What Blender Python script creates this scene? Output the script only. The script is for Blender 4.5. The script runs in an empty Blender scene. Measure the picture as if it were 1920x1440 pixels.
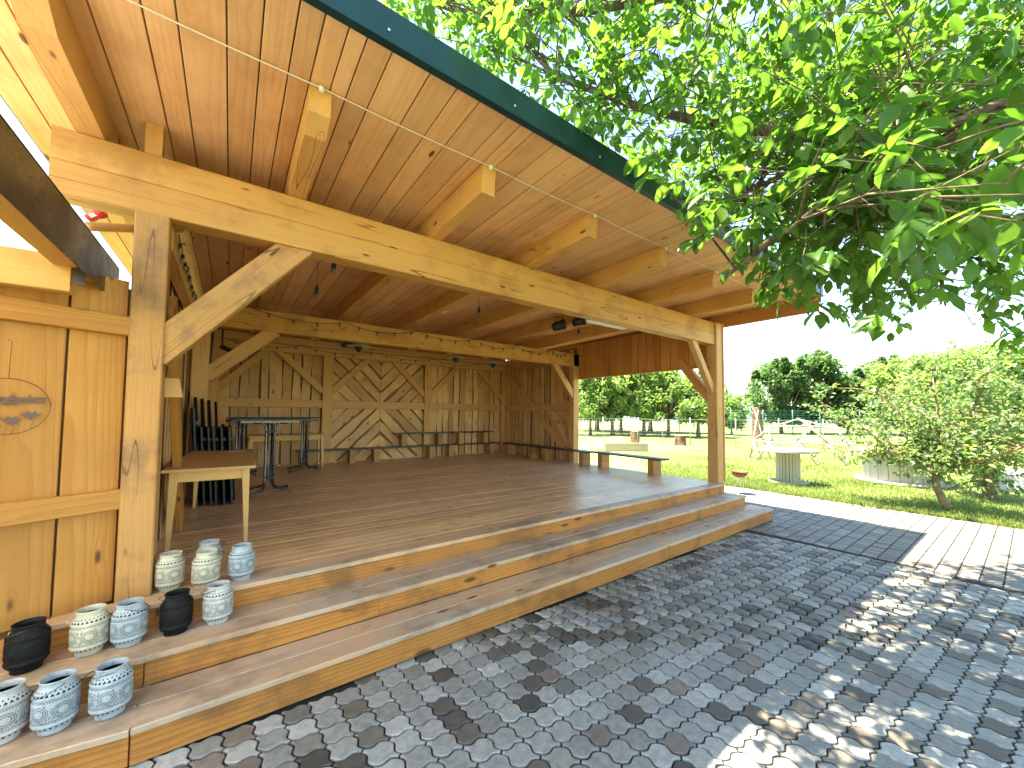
import bpy, bmesh, math, random
import numpy as np
from mathutils import Vector, Matrix
random.seed(7)
rng = np.random.default_rng(7)
SC = bpy.context.scene
COL = SC.collection
R = math.radians

# ------------------------------------------------------------------ camera
CAM_H = 1.75
FPX, CX, CY = 729.25, 997.66, 745.73            # focal length and principal point, px of a 1920x1440 frame
cd = bpy.data.cameras.new('camera'); cam = bpy.data.objects.new('camera', cd); COL.objects.link(cam)
cd.sensor_fit = 'HORIZONTAL'; cd.sensor_width = 36.0
cd.lens = FPX / 1920 * 36.0
cd.shift_x = -(CX - 960) / 1920.0
cd.shift_y = (CY - 720) / 1920.0
cd.clip_start = 0.05; cd.clip_end = 1500
c_r = Vector((0.7902967, -0.6126769, 0.0076245)); c_u = Vector((-0.0331161, -0.0302847, 0.9989926)); c_f = Vector((0.6118287, 0.7897530, 0.0442234))
cam.matrix_world = Matrix(((c_r.x, c_u.x, -c_f.x, 0), (c_r.y, c_u.y, -c_f.y, 0), (c_r.z, c_u.z, -c_f.z, CAM_H), (0, 0, 0, 1)))
SC.camera = cam

# ------------------------------------------------------------------ sky, sun, exposure
SUN_TO = Vector((0.88, -1.0, -3.9)).normalized()   # direction the light travels
sun_el = math.asin(-SUN_TO.z); sun_az = math.atan2(-SUN_TO.x, -SUN_TO.y)
w = bpy.data.worlds.new('World'); SC.world = w; w.use_nodes = True
nt = w.node_tree; nt.nodes.clear()
sky = nt.nodes.new('ShaderNodeTexSky'); sky.sky_type = 'NISHITA'; sky.sun_disc = False
sky.sun_elevation = sun_el; sky.sun_rotation = sun_az; sky.air_density = 1.0; sky.dust_density = 0.3; sky.ozone_density = 2.0; sky.altitude = 1800
bg = nt.nodes.new('ShaderNodeBackground'); bg.inputs['Strength'].default_value = 0.105
wo = nt.nodes.new('ShaderNodeOutputWorld')
nt.links.new(sky.outputs[0], bg.inputs['Color']); nt.links.new(bg.outputs[0], wo.inputs['Surface'])
sd = bpy.data.lights.new('sun', 'SUN'); sd.energy = 4.2; sd.angle = R(0.55); sd.color = (1.0, 0.95, 0.86)
sun = bpy.data.objects.new('sun', sd); COL.objects.link(sun)
sun.rotation_euler = SUN_TO.to_track_quat('-Z', 'Y').to_euler(); sun.location = (-4, 8, 20)
SC.view_settings.view_transform = 'Standard'; SC.view_settings.look = 'None'
SC.view_settings.gamma = 1.0; SC.view_settings.use_curve_mapping = False
SC.view_settings.exposure = 3.15
SC.view_settings.use_white_balance = True; SC.view_settings.white_balance_temperature = 8000; SC.view_settings.white_balance_tint = 2
SC.cycles.max_bounces = 9; SC.cycles.diffuse_bounces = 8; SC.cycles.glossy_bounces = 2; SC.cycles.transmission_bounces = 3; SC.cycles.transparent_max_bounces = 6

# ------------------------------------------------------------------ node helpers
class NT:
    def __init__(s, name):
        s.m = bpy.data.materials.new(name); s.m.use_nodes = True; s.t = s.m.node_tree; s.t.nodes.clear()
        s.out = s.t.nodes.new('ShaderNodeOutputMaterial')
    def n(s, typ, **kw):
        nd = s.t.nodes.new(typ)
        for k, v in kw.items(): setattr(nd, k, v)
        return nd
    def set(s, sock, v):
        if isinstance(v, bpy.types.NodeSocket): s.t.links.new(v, sock)
        elif v is not None:
            if isinstance(v, (tuple, list)) and sock.type == 'RGBA' and len(v) == 3: v = (*v, 1)
            if isinstance(v, (tuple, list)) and sock.type == 'VECTOR' and len(v) == 4: v = v[:3]
            sock.default_value = v
    def math(s, op, a, b=None, c=None, clamp=False):
        nd = s.n('ShaderNodeMath', operation=op, use_clamp=clamp)
        s.set(nd.inputs[0], a)
        if b is not None: s.set(nd.inputs[1], b)
        if c is not None: s.set(nd.inputs[2], c)
        return nd.outputs[0]
    def vec(s, op, a, b=None):
        nd = s.n('ShaderNodeVectorMath', operation=op); s.set(nd.inputs[0], a)
        if b is not None: s.set(nd.inputs[1], b)
        return nd.outputs['Value'] if op in ('LENGTH', 'DISTANCE', 'DOT_PRODUCT') else nd.outputs[0]
    def noise(s, v, scale, detail=2, rough=.5, col=False):
        nd = s.n('ShaderNodeTexNoise'); s.set(nd.inputs['Vector'], v); nd.inputs['Scale'].default_value = scale
        nd.inputs['Detail'].default_value = detail; nd.inputs['Roughness'].default_value = rough
        return nd.outputs['Color' if col else 'Fac']
    def vor(s, v, scale, rnd=1.0, out='Distance'):
        nd = s.n('ShaderNodeTexVoronoi'); s.set(nd.inputs['Vector'], v); nd.inputs['Scale'].default_value = scale
        nd.inputs['Randomness'].default_value = rnd
        return nd.outputs[out]
    def ramp(s, v, a, b, x=0., y=1., smooth=True):
        nd = s.n('ShaderNodeMapRange'); nd.interpolation_type = 'SMOOTHSTEP' if smooth else 'LINEAR'
        for i, q in enumerate((v, a, b, x, y)): s.set(nd.inputs[i], q)
        return nd.outputs[0]
    def cramp(s, v, stops, const=False):
        nd = s.n('ShaderNodeValToRGB'); cr = nd.color_ramp
        if const: cr.interpolation = 'CONSTANT'
        while len(cr.elements) < len(stops): cr.elements.new(.5)
        for e, (p, c) in zip(cr.elements, stops): e.position = p; e.color = (*c, 1)
        s.set(nd.inputs[0], v); return nd.outputs[0]
    def mix(s, f, a, b, blend='MIX'):
        nd = s.n('ShaderNodeMix', data_type='RGBA', blend_type=blend); nd.clamp_factor = True
        s.set(nd.inputs['Factor'], f); s.set(nd.inputs['A'], a); s.set(nd.inputs['B'], b)
        return nd.outputs['Result']
    def bright(s, c, k):
        return s.vec('MULTIPLY', c, s.comb(k, k, k))
    def comb(s, x, y, z):
        nd = s.n('ShaderNodeCombineXYZ')
        for i, v in enumerate((x, y, z)): s.set(nd.inputs[i], v)
        return nd.outputs[0]
    def sep(s, v):
        nd = s.n('ShaderNodeSeparateXYZ'); s.set(nd.inputs[0], v); return nd.outputs
    def obj(s): return s.n('ShaderNodeTexCoord').outputs['Object']
    def pos(s): return s.n('ShaderNodeNewGeometry').outputs['Position']
    def rnd(s): return s.n('ShaderNodeObjectInfo').outputs['Random']
    def attr(s, nm):
        nd = s.n('ShaderNodeAttribute'); nd.attribute_name = nm; return nd.outputs['Fac']
    def bsdf(s, col, rough=.6, metal=0., bump=None, bstr=.3, bdist=.004, spec=None, **kw):
        p = s.n('ShaderNodeBsdfPrincipled'); s.set(p.inputs['Base Color'], col); s.set(p.inputs['Roughness'], rough); s.set(p.inputs['Metallic'], metal)
        if spec is not None: p.inputs['Specular IOR Level'].default_value = spec
        if bump is not None:
            b = s.n('ShaderNodeBump'); b.inputs['Strength'].default_value = bstr; b.inputs['Distance'].default_value = bdist
            s.set(b.inputs['Height'], bump); s.t.links.new(b.outputs[0], p.inputs['Normal'])
        for k, v in kw.items(): s.set(p.inputs[k.replace('_', ' ')], v)
        return p
    def done(s, sh):
        s.t.links.new(sh.outputs[0] if hasattr(sh, 'outputs') else sh, s.out.inputs['Surface']); return s.m

def wood(name, light, dark, knot=(.13, .05, .018), crack=0., tint=.35, rough=.55, ringw=.012, rings=.55, fibre=.4, knots=.11, stain=0., stain_col=(.07, .04, .025), grey=0., grey_col=(.30, .27, .24), spec=.35, src='obj'):
    s = NT(name)
    r = s.rnd()
    wn = s.n('ShaderNodeTexWhiteNoise', noise_dimensions='1D'); s.set(wn.inputs['W'], s.math('MULTIPLY', r, 917.3))
    c = s.sep(wn.outputs['Color'])
    off = s.comb(s.math('MULTIPLY', c[0], 40.), s.math('MULTIPLY_ADD', c[1], .22, -.11), s.math('MULTIPLY_ADD', c[2], .12, .03))
    v = s.vec('ADD', s.obj(), off)
    n1 = s.noise(s.vec('MULTIPLY', v, (.8, 5., 5.)), 1.0, 2)
    n2 = s.noise(s.vec('MULTIPLY', v, (.5, 2.5, 2.5)), 1.7, 1)
    kd = s.vor(s.vec('MULTIPLY', v, (1.9, 6., 6.)), 1.0)
    sp = s.sep(v)
    rad = s.vec('LENGTH', s.comb(0., sp[1], sp[2]))
    rad = s.math('ADD', rad, s.math('MULTIPLY', n1, .05))
    rad = s.math('ADD', rad, s.math('MULTIPLY', sp[0], .013))
    rad = s.math('ADD', rad, s.ramp(kd, .08, .34, .014, 0.))
    saw = s.math('FRACT', s.math('DIVIDE', rad, ringw))
    ring = s.math('MULTIPLY', s.math('POWER', saw, 2.2), s.ramp(saw, .9, 1., 1., 0.))
    fib = s.noise(s.vec('MULTIPLY', v, (2.2, 110., 110.)), 1.0, 3, .6)
    mixf = s.math('ADD', s.math('MULTIPLY', ring, rings), s.math('MULTIPLY', s.math('SUBTRACT', fib, .42), fibre * 2), clamp=True)
    col = s.mix(mixf, light, dark)
    col = s.mix(s.ramp(n2, .35, .75, 0., .45), col, s.vec('MULTIPLY', col, (.86, .74, .60)))
    val = s.math('ADD', s.math('MULTIPLY', c[0], tint), 1 - tint * .55)
    col = s.bright(col, val)
    if grey > 0:
        g = s.noise(s.vec('MULTIPLY', s.pos(), (.9, 3., 3.)), 1.3, 4, .6)
        col = s.mix(s.math('MULTIPLY', s.ramp(g, .3, .65), grey), col, s.mix(fib, grey_col, tuple(q * .55 for q in grey_col)))
    if stain > 0:
        st = s.noise(s.pos(), 2.1, 5, .68)
        st2 = s.noise(s.vec('MULTIPLY', v, (3., 12., 12.)), 1., 3)
        col = s.mix(s.math('MULTIPLY', s.ramp(s.math('MULTIPLY_ADD', st2, .3, st), .60, .86), stain), col, stain_col)
    if crack > 0:
        cn = s.noise(s.vec('MULTIPLY', v, (.55, 9., 9.)), 1.0, 1)
        cm = s.math('MULTIPLY', s.ramp(s.math('ABSOLUTE', s.math('SUBTRACT', cn, .5)), .003, .009, 1., 0.), s.ramp(n2, .45, .55))
        col = s.mix(s.math('MULTIPLY', cm, crack), col, (.09, .035, .012))
    km = s.ramp(kd, knots * .55, knots, 1., 0.)
    col = s.mix(km, col, knot)
    b = s.math('SUBTRACT', s.math('ADD', s.math('MULTIPLY', fib, .6), s.math('MULTIPLY', ring, -.35)), s.math('MULTIPLY', km, .3))
    return s.done(s.bsdf(col, s.ramp(fib, .2, .8, rough - .08, rough + .12), bump=b, bstr=.35, bdist=.003, spec=spec))

def plain(name, col, rough=.5, metal=0., var=.12, nscale=30, spec=None, **kw):
    s = NT(name); n = s.noise(s.obj(), nscale, 4, .6)
    n2 = s.noise(s.obj(), nscale * .12, 3, .6)
    k = s.math('ADD', s.ramp(n, .3, .7, 1 - var, 1 + var), s.ramp(n2, .3, .7, -var, var))
    return s.done(s.bsdf(s.bright((*col, 1), k), s.ramp(n, .3, .7, max(rough - .1, .02), min(rough + .1, 1)), metal, bump=n, bstr=.15, bdist=.002, spec=spec, **kw))

M = {}
M['beam'] = wood('honey_pine_beam', (.58, .30, .09), (.44, .19, .047), tint=.10, ringw=.022, rings=.3, stain=.6, stain_col=(.28, .12, .035), crack=.8, knots=.10)
M['post'] = wood('weathered_pine_post', (.53, .265, .088), (.38, .165, .048), tint=.12, ringw=.02, rings=.3, stain=.8, stain_col=(.20, .10, .055), crack=.8)
M['rafter'] = wood('pine_rafter', (.66, .35, .12), (.50, .225, .06), tint=.14, ringw=.02, rings=.3, stain=.3, stain_col=(.3, .14, .05), crack=.6)
M['ceil'] = wood('pine_ceiling_board', (.80, .46, .225), (.60, .28, .10), tint=.28, ringw=.03, rings=.4, fibre=.3, knots=.12, stain=.3, stain_col=(.38, .16, .055))
M['fpanel'] = wood('larch_wall_board', (.52, .235, .055), (.37, .135, .026), tint=.15, ringw=.024, rings=.6, knots=.13, stain=.4, stain_col=(.4, .16, .035))
M['deck'] = wood('worn_deck_plank', (.80, .50, .26), (.62, .34, .155), tint=.34, rough=.29, rings=.5, grey=.35, grey_col=(.62, .485, .36), stain=.4, stain_col=(.34, .19, .10), spec=.75)
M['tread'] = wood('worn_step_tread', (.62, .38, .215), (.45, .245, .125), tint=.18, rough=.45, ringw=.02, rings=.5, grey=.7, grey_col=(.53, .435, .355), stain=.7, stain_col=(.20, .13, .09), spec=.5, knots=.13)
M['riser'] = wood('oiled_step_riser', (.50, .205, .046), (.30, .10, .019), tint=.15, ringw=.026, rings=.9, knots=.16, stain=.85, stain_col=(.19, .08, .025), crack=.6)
M['wall'] = wood('rough_spruce_wall_board', (.68, .40, .185), (.50, .255, .105), tint=.5, ringw=.024, rings=.4, knots=.13, stain=.4, stain_col=(.25, .12, .05))
M['wallback'] = wood('dark_backing_board', (.27, .13, .05), (.17, .07, .025), tint=.4, ringw=.018, rings=.45)
M['frame'] = wood('spruce_wall_frame', (.60, .33, .13), (.45, .22, .075), tint=.15, ringw=.022, rings=.3, crack=.6)
M['gable'] = wood('reddish_gable_board', (.62, .27, .09), (.44, .16, .045), tint=.4, ringw=.022, rings=.5)
M['bark'] = plain('bark_edge', (.11, .05, .022), .9, var=.4, nscale=25)
M['tabletop'] = plain('beech_laminate', (.58, .34, .14), .5, var=.05, nscale=8, spec=.3)
M['tableleg'] = wood('beech_leg', (.72, .43, .16), (.60, .32, .10), tint=.08, rings=.2, knots=.0)
M['black'] = plain('black_painted_metal', (.02, .02, .022), .38, .3, var=.25)
M['blackpl'] = plain('black_plastic', (.014, .014, .015), .5, var=.3)
M['steel'] = plain('grey_tube_steel', (.11, .11, .12), .33, .8, var=.2)
M['teal'] = plain('dark_teal_sheet_metal', (.008, .045, .05), .38, .35, var=.15, nscale=6)
M['darkmetal'] = plain('brown_metal_flashing', (.06, .042, .036), .3, .6, var=.08, nscale=3)
M['white'] = plain('white_plastic', (.78, .77, .74), .5, var=.05)
M['cable'] = plain('white_light_cable', (.72, .68, .62), .4, var=.05)
M['wire'] = plain('dark_string_wire', (.05, .035, .025), .6, var=.2)
M['bulb'] = plain('clear_bulb_glass', (.20, .17, .12), .12, var=.05)
M['red'] = plain('red_plastic', (.55, .02, .018), .38, var=.1)
M['rust'] = plain('rusty_iron', (.20, .075, .03), .8, .2, var=.4, nscale=20)
M['galv'] = plain('galvanised_steel', (.52, .52, .50), .45, .7, var=.15)
M['pole'] = plain('bleached_branch', (.34, .30, .25), .85, var=.2)
M['stump'] = plain('dark_stump_bark', (.13, .07, .04), .9, var=.5, nscale=14)
M['spool'] = wood('weathered_drum_wood', (.46, .42, .36), (.28, .24, .19), tint=.15, rough=.8, rings=.5, grey=.6, grey_col=(.45, .43, .40))
M['boxwood'] = wood('pale_planter_wood', (.48, .37, .24), (.36, .26, .15), tint=.2, rough=.8)
M['concrete'] = plain('pale_concrete', (.50, .53, .56), .8, var=.12, nscale=12)
M['hall'] = plain('white_hall_cladding', (.78, .79, .80), .6, var=.03, nscale=.4)
M['hallgrey'] = plain('grey_hall_trim', (.40, .42, .45), .6, var=.05, nscale=.4)
M['fencegrey'] = plain('dull_fence_wire', (.30, .31, .29), .6, .4, var=.15)
M['greenmesh'] = plain('green_fence_wire', (.01, .16, .11), .5, var=.1)
M['roofsheet'] = plain('roof_sheet', (.09, .11, .12), .5, .4, var=.1, nscale=2)
M['barkt'] = plain('tree_bark', (.135, .095, .06), .95, var=.45, nscale=18)
M['barks'] = plain('smooth_fruit_bark', (.24, .15, .075), .85, var=.35, nscale=14)
M['sand'] = plain('dark_joint_sand', (.022, .02, .018), .95, var=.3, nscale=60)
s = NT('polycarbonate_sheet'); q = s.n('ShaderNodeBsdfTranslucent'); s.set(q.inputs['Color'], (.9, .92, .94)); q2 = s.n('ShaderNodeMixShader'); q2.inputs[0].default_value = .75; s.t.links.new(s.bsdf((.8, .82, .84), .35).outputs[0], q2.inputs[1]); s.t.links.new(q.outputs[0], q2.inputs[2]); M['poly'] = s.done(q2)

def leafmat(name, base, trans, var=.45, rough=.42, tf=.5):
    s = NT(name); a = s.attr('rnd'); r = s.rnd()
    k = s.math('FRACT', s.math('ADD', a, s.math('MULTIPLY', r, 7.31)))
    col = s.mix(k, tuple(q * (1 - var) for q in base), tuple(q * (1 + var) for q in base))
    col = s.mix(s.ramp(k, .8, 1.), col, (base[0] * 2.2, base[1] * 1.35, base[2] * .8))
    tcol = s.mix(k, tuple(q * (1 - var * .6) for q in trans), tuple(q * (1 + var * .4) for q in trans))
    p = s.bsdf(col, rough, spec=.45)
    t = s.n('ShaderNodeBsdfTranslucent'); s.set(t.inputs['Color'], tcol)
    m = s.n('ShaderNodeMixShader'); m.inputs[0].default_value = tf
    s.t.links.new(p.outputs[0], m.inputs[1]); s.t.links.new(t.outputs[0], m.inputs[2])
    return s.done(m)
M['walnut'] = leafmat('walnut_leaf', (.05, .115, .03), (.18, .40, .04), tf=.5, rough=.36)
M['fruit'] = leafmat('fruit_tree_leaf', (.11, .165, .08), (.22, .36, .085), rough=.4)
M['orch'] = leafmat('orchard_leaf', (.135, .215, .07), (.30, .48, .11), tf=.45)
M['dkgreen'] = leafmat('dark_evergreen_leaf', (.06, .115, .045), (.13, .26, .065))
M['grassb'] = leafmat('grass_blade', (.14, .19, .055), (.29, .40, .09), tf=.4, rough=.6)

def paver_mat(name, src, dark_share=.3, base=None):
    s = NT(name)
    r = s.rnd() if src == 'obj' else s.attr('rnd')
    wn = s.n('ShaderNodeTexWhiteNoise', noise_dimensions='1D'); s.set(wn.inputs['W'], s.math('MULTIPLY', r, 331.7))
    c = s.sep(wn.outputs['Color'])
    col = s.cramp(c[0], base)
    col = s.bright(col, s.math('MULTIPLY_ADD', c[1], .34, .74))
    P = s.pos()
    g = s.noise(P, 260, 2, .7); g2 = s.noise(P, 22, 4, .65); g3 = s.noise(P, .8, 3, .6); g4 = s.noise(P, 60, 3, .6)
    col = s.bright(col, s.ramp(g, .25, .75, .72, 1.28))
    col = s.bright(col, s.ramp(g2, .3, .7, .78, 1.18))
    col = s.mix(s.ramp(g3, .45, .75, 0., .35), col, s.vec('MULTIPLY', col, (.85, .76, .66)))
    col = s.mix(s.ramp(g4, .60, .74, 0., .5), col, (.08, .075, .065))
    h = s.math('ADD', s.math('MULTIPLY', g, .5), s.math('MULTIPLY', g2, .9))
    return s.done(s.bsdf(col, s.ramp(g2, .3, .7, .42, .75), bump=h, bstr=.5, bdist=.004, spec=.5))
PV = [(0., (.33, .318, .30)), (.22, (.27, .258, .24)), (.45, (.40, .388, .365)), (.64, (.29, .273, .25)), (.76, (.20, .18, .155)), (.87, (.12, .10, .08)), (.95, (.075, .068, .06)), (.985, (.24, .185, .155))]
PR = [(0., (.25, .222, .20)), (.5, (.215, .187, .168)), (.85, (.165, .142, .125)), (1., (.31, .285, .265))]
M['paver'] = paver_mat('wave_paver', 'obj', base=PV); M['paver_s'] = paver_mat('wave_paver_far', 'attr', base=PV)
M['brick'] = paver_mat('rectangular_paver', 'obj', base=PR); M['brick_s'] = paver_mat('rectangular_paver_far', 'attr', base=PR)

s = NT('meadow_soil'); P = s.pos()
n = s.noise(P, .35, 5, .6); n2 = s.noise(P, 5, 5, .7); n3 = s.noise(P, 40, 3, .7)
col = s.mix(s.ramp(n, .35, .65), (.12, .18, .045), (.19, .225, .085))
col = s.mix(s.ramp(n2, .4, .7, 0., .55), col, (.26, .27, .13))
col = s.bright(col, s.ramp(n3, .2, .8, .6, 1.35))
M['meadow'] = s.done(s.bsdf(col, .9, bump=n3, bstr=.6, bdist=.03, spec=.2))

def lantern_mat(name, col, inner, rub=0.):
    # pressed sheet metal with pierced lace pattern: holes are real openings (transparent), relief is bump
    s = NT(name); o = s.obj(); q = s.sep(o)
    ang = s.math('ARCTAN2', q[1], q[0]); z = q[2]
    u = s.math('DIVIDE', ang, 2 * math.pi)
    def band(a, b): return s.math('MULTIPLY', s.math('GREATER_THAN', z, a), s.math('LESS_THAN', z, b))
    def tri(nn, z0, z1, up):
        fx = s.math('ABSOLUTE', s.math('SUBTRACT', s.math('FRACT', s.math('MULTIPLY', u, nn)), .5))
        t = s.ramp(z, z0, z1, 0., 1., False)
        if not up: t = s.math('SUBTRACT', 1., t)
        return s.math('MULTIPLY', s.math('LESS_THAN', fx, s.math('MULTIPLY', s.math('SUBTRACT', 1., t), .44)), band(z0, z1))
    h = s.math('MAXIMUM', tri(26., .188, .200, True), tri(26., .034, .045, False))
    sh = s.math('ADD', u, .5 / 26.)
    fx = s.math('ABSOLUTE', s.math('SUBTRACT', s.math('FRACT', s.math('MULTIPLY', sh, 26.)), .5))
    d2 = s.math('MULTIPLY', s.math('LESS_THAN', fx, .17), band(.203, .208)); h = s.math('MAXIMUM', h, d2)
    # rosettes
    fu = s.math('MULTIPLY', s.math('SUBTRACT', s.math('FRACT', s.math('MULTIPLY', u, 6.)), .5), .078)
    fz = s.math('SUBTRACT', z, .115)
    rr = s.math('SQRT', s.math('ADD', s.math('POWER', fu, 2.), s.math('POWER', fz, 2.)))
    ra = s.math('ARCTAN2', fz, fu)
    for (r0, r1, k) in ((.017, .021, 16.), (.025, .0285, 22.), (.0315, .034, 28.)):
        fr = s.math('ABSOLUTE', s.math('SUBTRACT', s.math('FRACT', s.math('MULTIPLY', ra, k / 6.2832)), .5))
        ringm = s.math('MULTIPLY', s.math('MULTIPLY', s.math('GREATER_THAN', rr, r0), s.math('LESS_THAN', rr, r1)), s.math('LESS_THAN', fr, .34))
        h = s.math('MAXIMUM', h, s.math('MULTIPLY', ringm, band(.078, .152)))
    for za in (.064, .070, .160, .166):
        fr = s.math('ABSOLUTE', s.math('SUBTRACT', s.math('FRACT', s.math('MULTIPLY', u, 60. if za in (.064, .166) else 52.)), .5))
        h = s.math('MAXIMUM', h, s.math('MULTIPLY', s.math('LESS_THAN', fr, .25), band(za, za + .0032)))
    lace = s.vor(s.comb(s.math('MULTIPLY', u, 60.), s.math('MULTIPLY', z, 120.), 0.), 1.)
    h = s.math('MAXIMUM', h, s.math('MULTIPLY', s.math('MULTIPLY', s.math('LESS_THAN', lace, .30), s.math('GREATER_THAN', rr, .035)), band(.078, .152)))
    n = s.noise(o, 45, 4, .65); n2 = s.noise(o, 9, 3, .6)
    rid = s.math('SINE', s.math('MULTIPLY', z, 900.))
    c = s.bright((*col, 1), s.ramp(n2, .3, .7, .82, 1.1))
    c = s.mix(s.math('MULTIPLY', s.ramp(n, .52, .7), rub), c, (.05, .045, .04))
    p = s.bsdf(c, .6, .1, bump=s.math('ADD', s.math('MULTIPLY', rid, .15), s.math('ADD', n, s.ramp(lace, .0, .5, -.6, .3))), bstr=.4, bdist=.003, spec=.25)
    t = s.n('ShaderNodeBsdfTransparent'); m = s.n('ShaderNodeMixShader')
    s.t.links.new(h, m.inputs[0]); s.t.links.new(p.outputs[0], m.inputs[1]); s.t.links.new(t.outputs[0], m.inputs[2])
    return s.done(m)
LM = {'cream': lantern_mat('cream_lantern_metal', (.60, .54, .41), 0, .12), 'blue': lantern_mat('blue_grey_lantern_metal', (.40, .445, .48), 0, .4),
      'grey': lantern_mat('light_grey_lantern_metal', (.50, .49, .47), 0, .25), 'black': lantern_mat('black_lantern_metal', (.008, .007, .007), 0, .1)}
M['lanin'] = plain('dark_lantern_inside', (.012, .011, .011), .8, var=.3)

# ------------------------------------------------------------------ object helpers
W = {}
def put(o, parent=None, mat4=None):
    COL.objects.link(o); mat4 = mat4 or Matrix.Identity(4)
    if parent is not None:
        o.parent = parent; o.matrix_parent_inverse = W[parent].inverted()
    o.matrix_basis = mat4; W[o] = mat4
    return o
def empty(name, loc=(0, 0, 0), parent=None):
    o = bpy.data.objects.new(name, None); o.empty_display_size = .2
    return put(o, parent, Matrix.Translation(loc))
def tag(o, label=None, cat=None, group=None, kind=None):
    if label: o['label'] = label
    if cat: o['category'] = cat
    if group: o['group'] = group
    if kind: o['kind'] = kind
    return o
def meshdata(name, v, f, mats, idx=None, smooth=False):
    me = bpy.data.meshes.new(name); me.from_pydata(v, [], f)
    for m in (mats if isinstance(mats, (list, tuple)) else [mats]): me.materials.append(m)
    if idx is not None: me.polygons.foreach_set('material_index', idx)
    if smooth: me.polygons.foreach_set('use_smooth', [True] * len(f))
    me.update(); return me
def mob(name, v, f, mats, parent=None, mat4=None, idx=None, smooth=False):
    return put(bpy.data.objects.new(name, meshdata(name, v, f, mats, idx, smooth)), parent, mat4)
def basis(A, B, up):
    A, B = Vector(A), Vector(B); x = (B - A); L = x.length; x.normalize(); up = Vector(up)
    z = up - x * up.dot(x); z.normalize(); y = z.cross(x)
    c = (A + B) / 2
    return Matrix(((x.x, y.x, z.x, c.x), (x.y, y.y, z.y, c.y), (x.z, y.z, z.z, c.z), (0, 0, 0, 1))), L
def box_vf(L, w, h, c=.006):
    hx, a, b = L / 2, w / 2, h / 2; c = min(c, a * .4, b * .4)
    sec = [(a - c, -b), (a, -b + c), (a, b - c), (a - c, b), (-a + c, b), (-a, b - c), (-a, -b + c), (-a + c, -b)]
    v = [(-hx, y, z) for y, z in sec] + [(hx, y, z) for y, z in sec]
    f = [(i, (i + 1) % 8, 8 + (i + 1) % 8, 8 + i) for i in range(8)]
    f += [tuple(range(7, -1, -1)), tuple(range(8, 16))]
    return v, f
def beam(name, parent, mat, A, B, w, h, up=(0, 0, 1), c=.006):
    m, L = basis(A, B, up); v, f = box_vf(L, w, h, c)
    f = [tuple(reversed(q)) for q in f]
    return mob(name, v, f, mat, parent, m)
def block(name, parent, mat, x0, x1, y0, y1, z0, z1, c=.004):
    d = (x1 - x0, y1 - y0, z1 - z0); k = d.index(max(d)); ce = ((x0 + x1) / 2, (y0 + y1) / 2, (z0 + z1) / 2)
    A = list(ce); B = list(ce); A[k] -= d[k] / 2; B[k] += d[k] / 2
    if k == 2: return beam(name, parent, mat, A, B, d[0], d[1], up=(0, 1, 0), c=c)
    if k == 0: return beam(name, parent, mat, A, B, d[1], d[2], c=c)
    return beam(name, parent, mat, A, B, d[0], d[2], c=c)
def tube_vf(pts, rad, n=7, cap=True, base=0):
    pts = [Vector(p) for p in pts]; rads = rad if isinstance(rad, (list, tuple)) else [rad] * len(pts)
    v, f = [], []; prev = None
    for i, p in enumerate(pts):
        t = (pts[min(i + 1, len(pts) - 1)] - pts[max(i - 1, 0)]).normalized()
        ref = prev if prev is not None else (Vector((0, 0, 1)) if abs(t.z) < .9 else Vector((1, 0, 0)))
        a = ref - t * ref.dot(t)
        if a.length < 1e-4: a = Vector((1, 0, 0)) - t * t.x
        a.normalize(); b = t.cross(a); prev = a
        for k in range(n):
            q = 2 * math.pi * k / n; v.append(tuple(p + (a * math.cos(q) + b * math.sin(q)) * rads[i]))
    for i in range(len(pts) - 1):
        for k in range(n):
            k2 = (k + 1) % n; f.append((base + i * n + k, base + i * n + k2, base + (i + 1) * n + k2, base + (i + 1) * n + k))
    if cap: f += [tuple(base + k for k in range(n - 1, -1, -1)), tuple(base + (len(pts) - 1) * n + k for k in range(n))]
    return v, f
def tube(name, parent, mat, pts, rad, n=7):
    v, f = tube_vf(pts, rad, n); return mob(name, v, f, mat, parent, smooth=True)
def tubes(name, parent, mat, lst, n=6):
    V, F = [], []
    for pts, rad in lst:
        v, f = tube_vf(pts, rad, n, base=len(V)); V += v; F += f
    return mob(name, V, F, mat, parent, smooth=True)
def lathe_vf(prof, n=24):
    v, f = [], []
    for r, z in prof:
        for k in range(n):
            a = 2 * math.pi * k / n; v.append((r * math.cos(a), r * math.sin(a), z))
    for i in range(len(prof) - 1):
        for k in range(n):
            k2 = (k + 1) % n; f.append((i * n + k, i * n + k2, (i + 1) * n + k2, (i + 1) * n + k))
    return v, f
def lathe(name, parent, mat, prof, loc, n=24, rot=None):
    v, f = lathe_vf(prof, n); m = Matrix.Translation(loc)
    if rot: m = m @ rot
    return mob(name, v, f, mat, parent, m, smooth=True)
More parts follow.
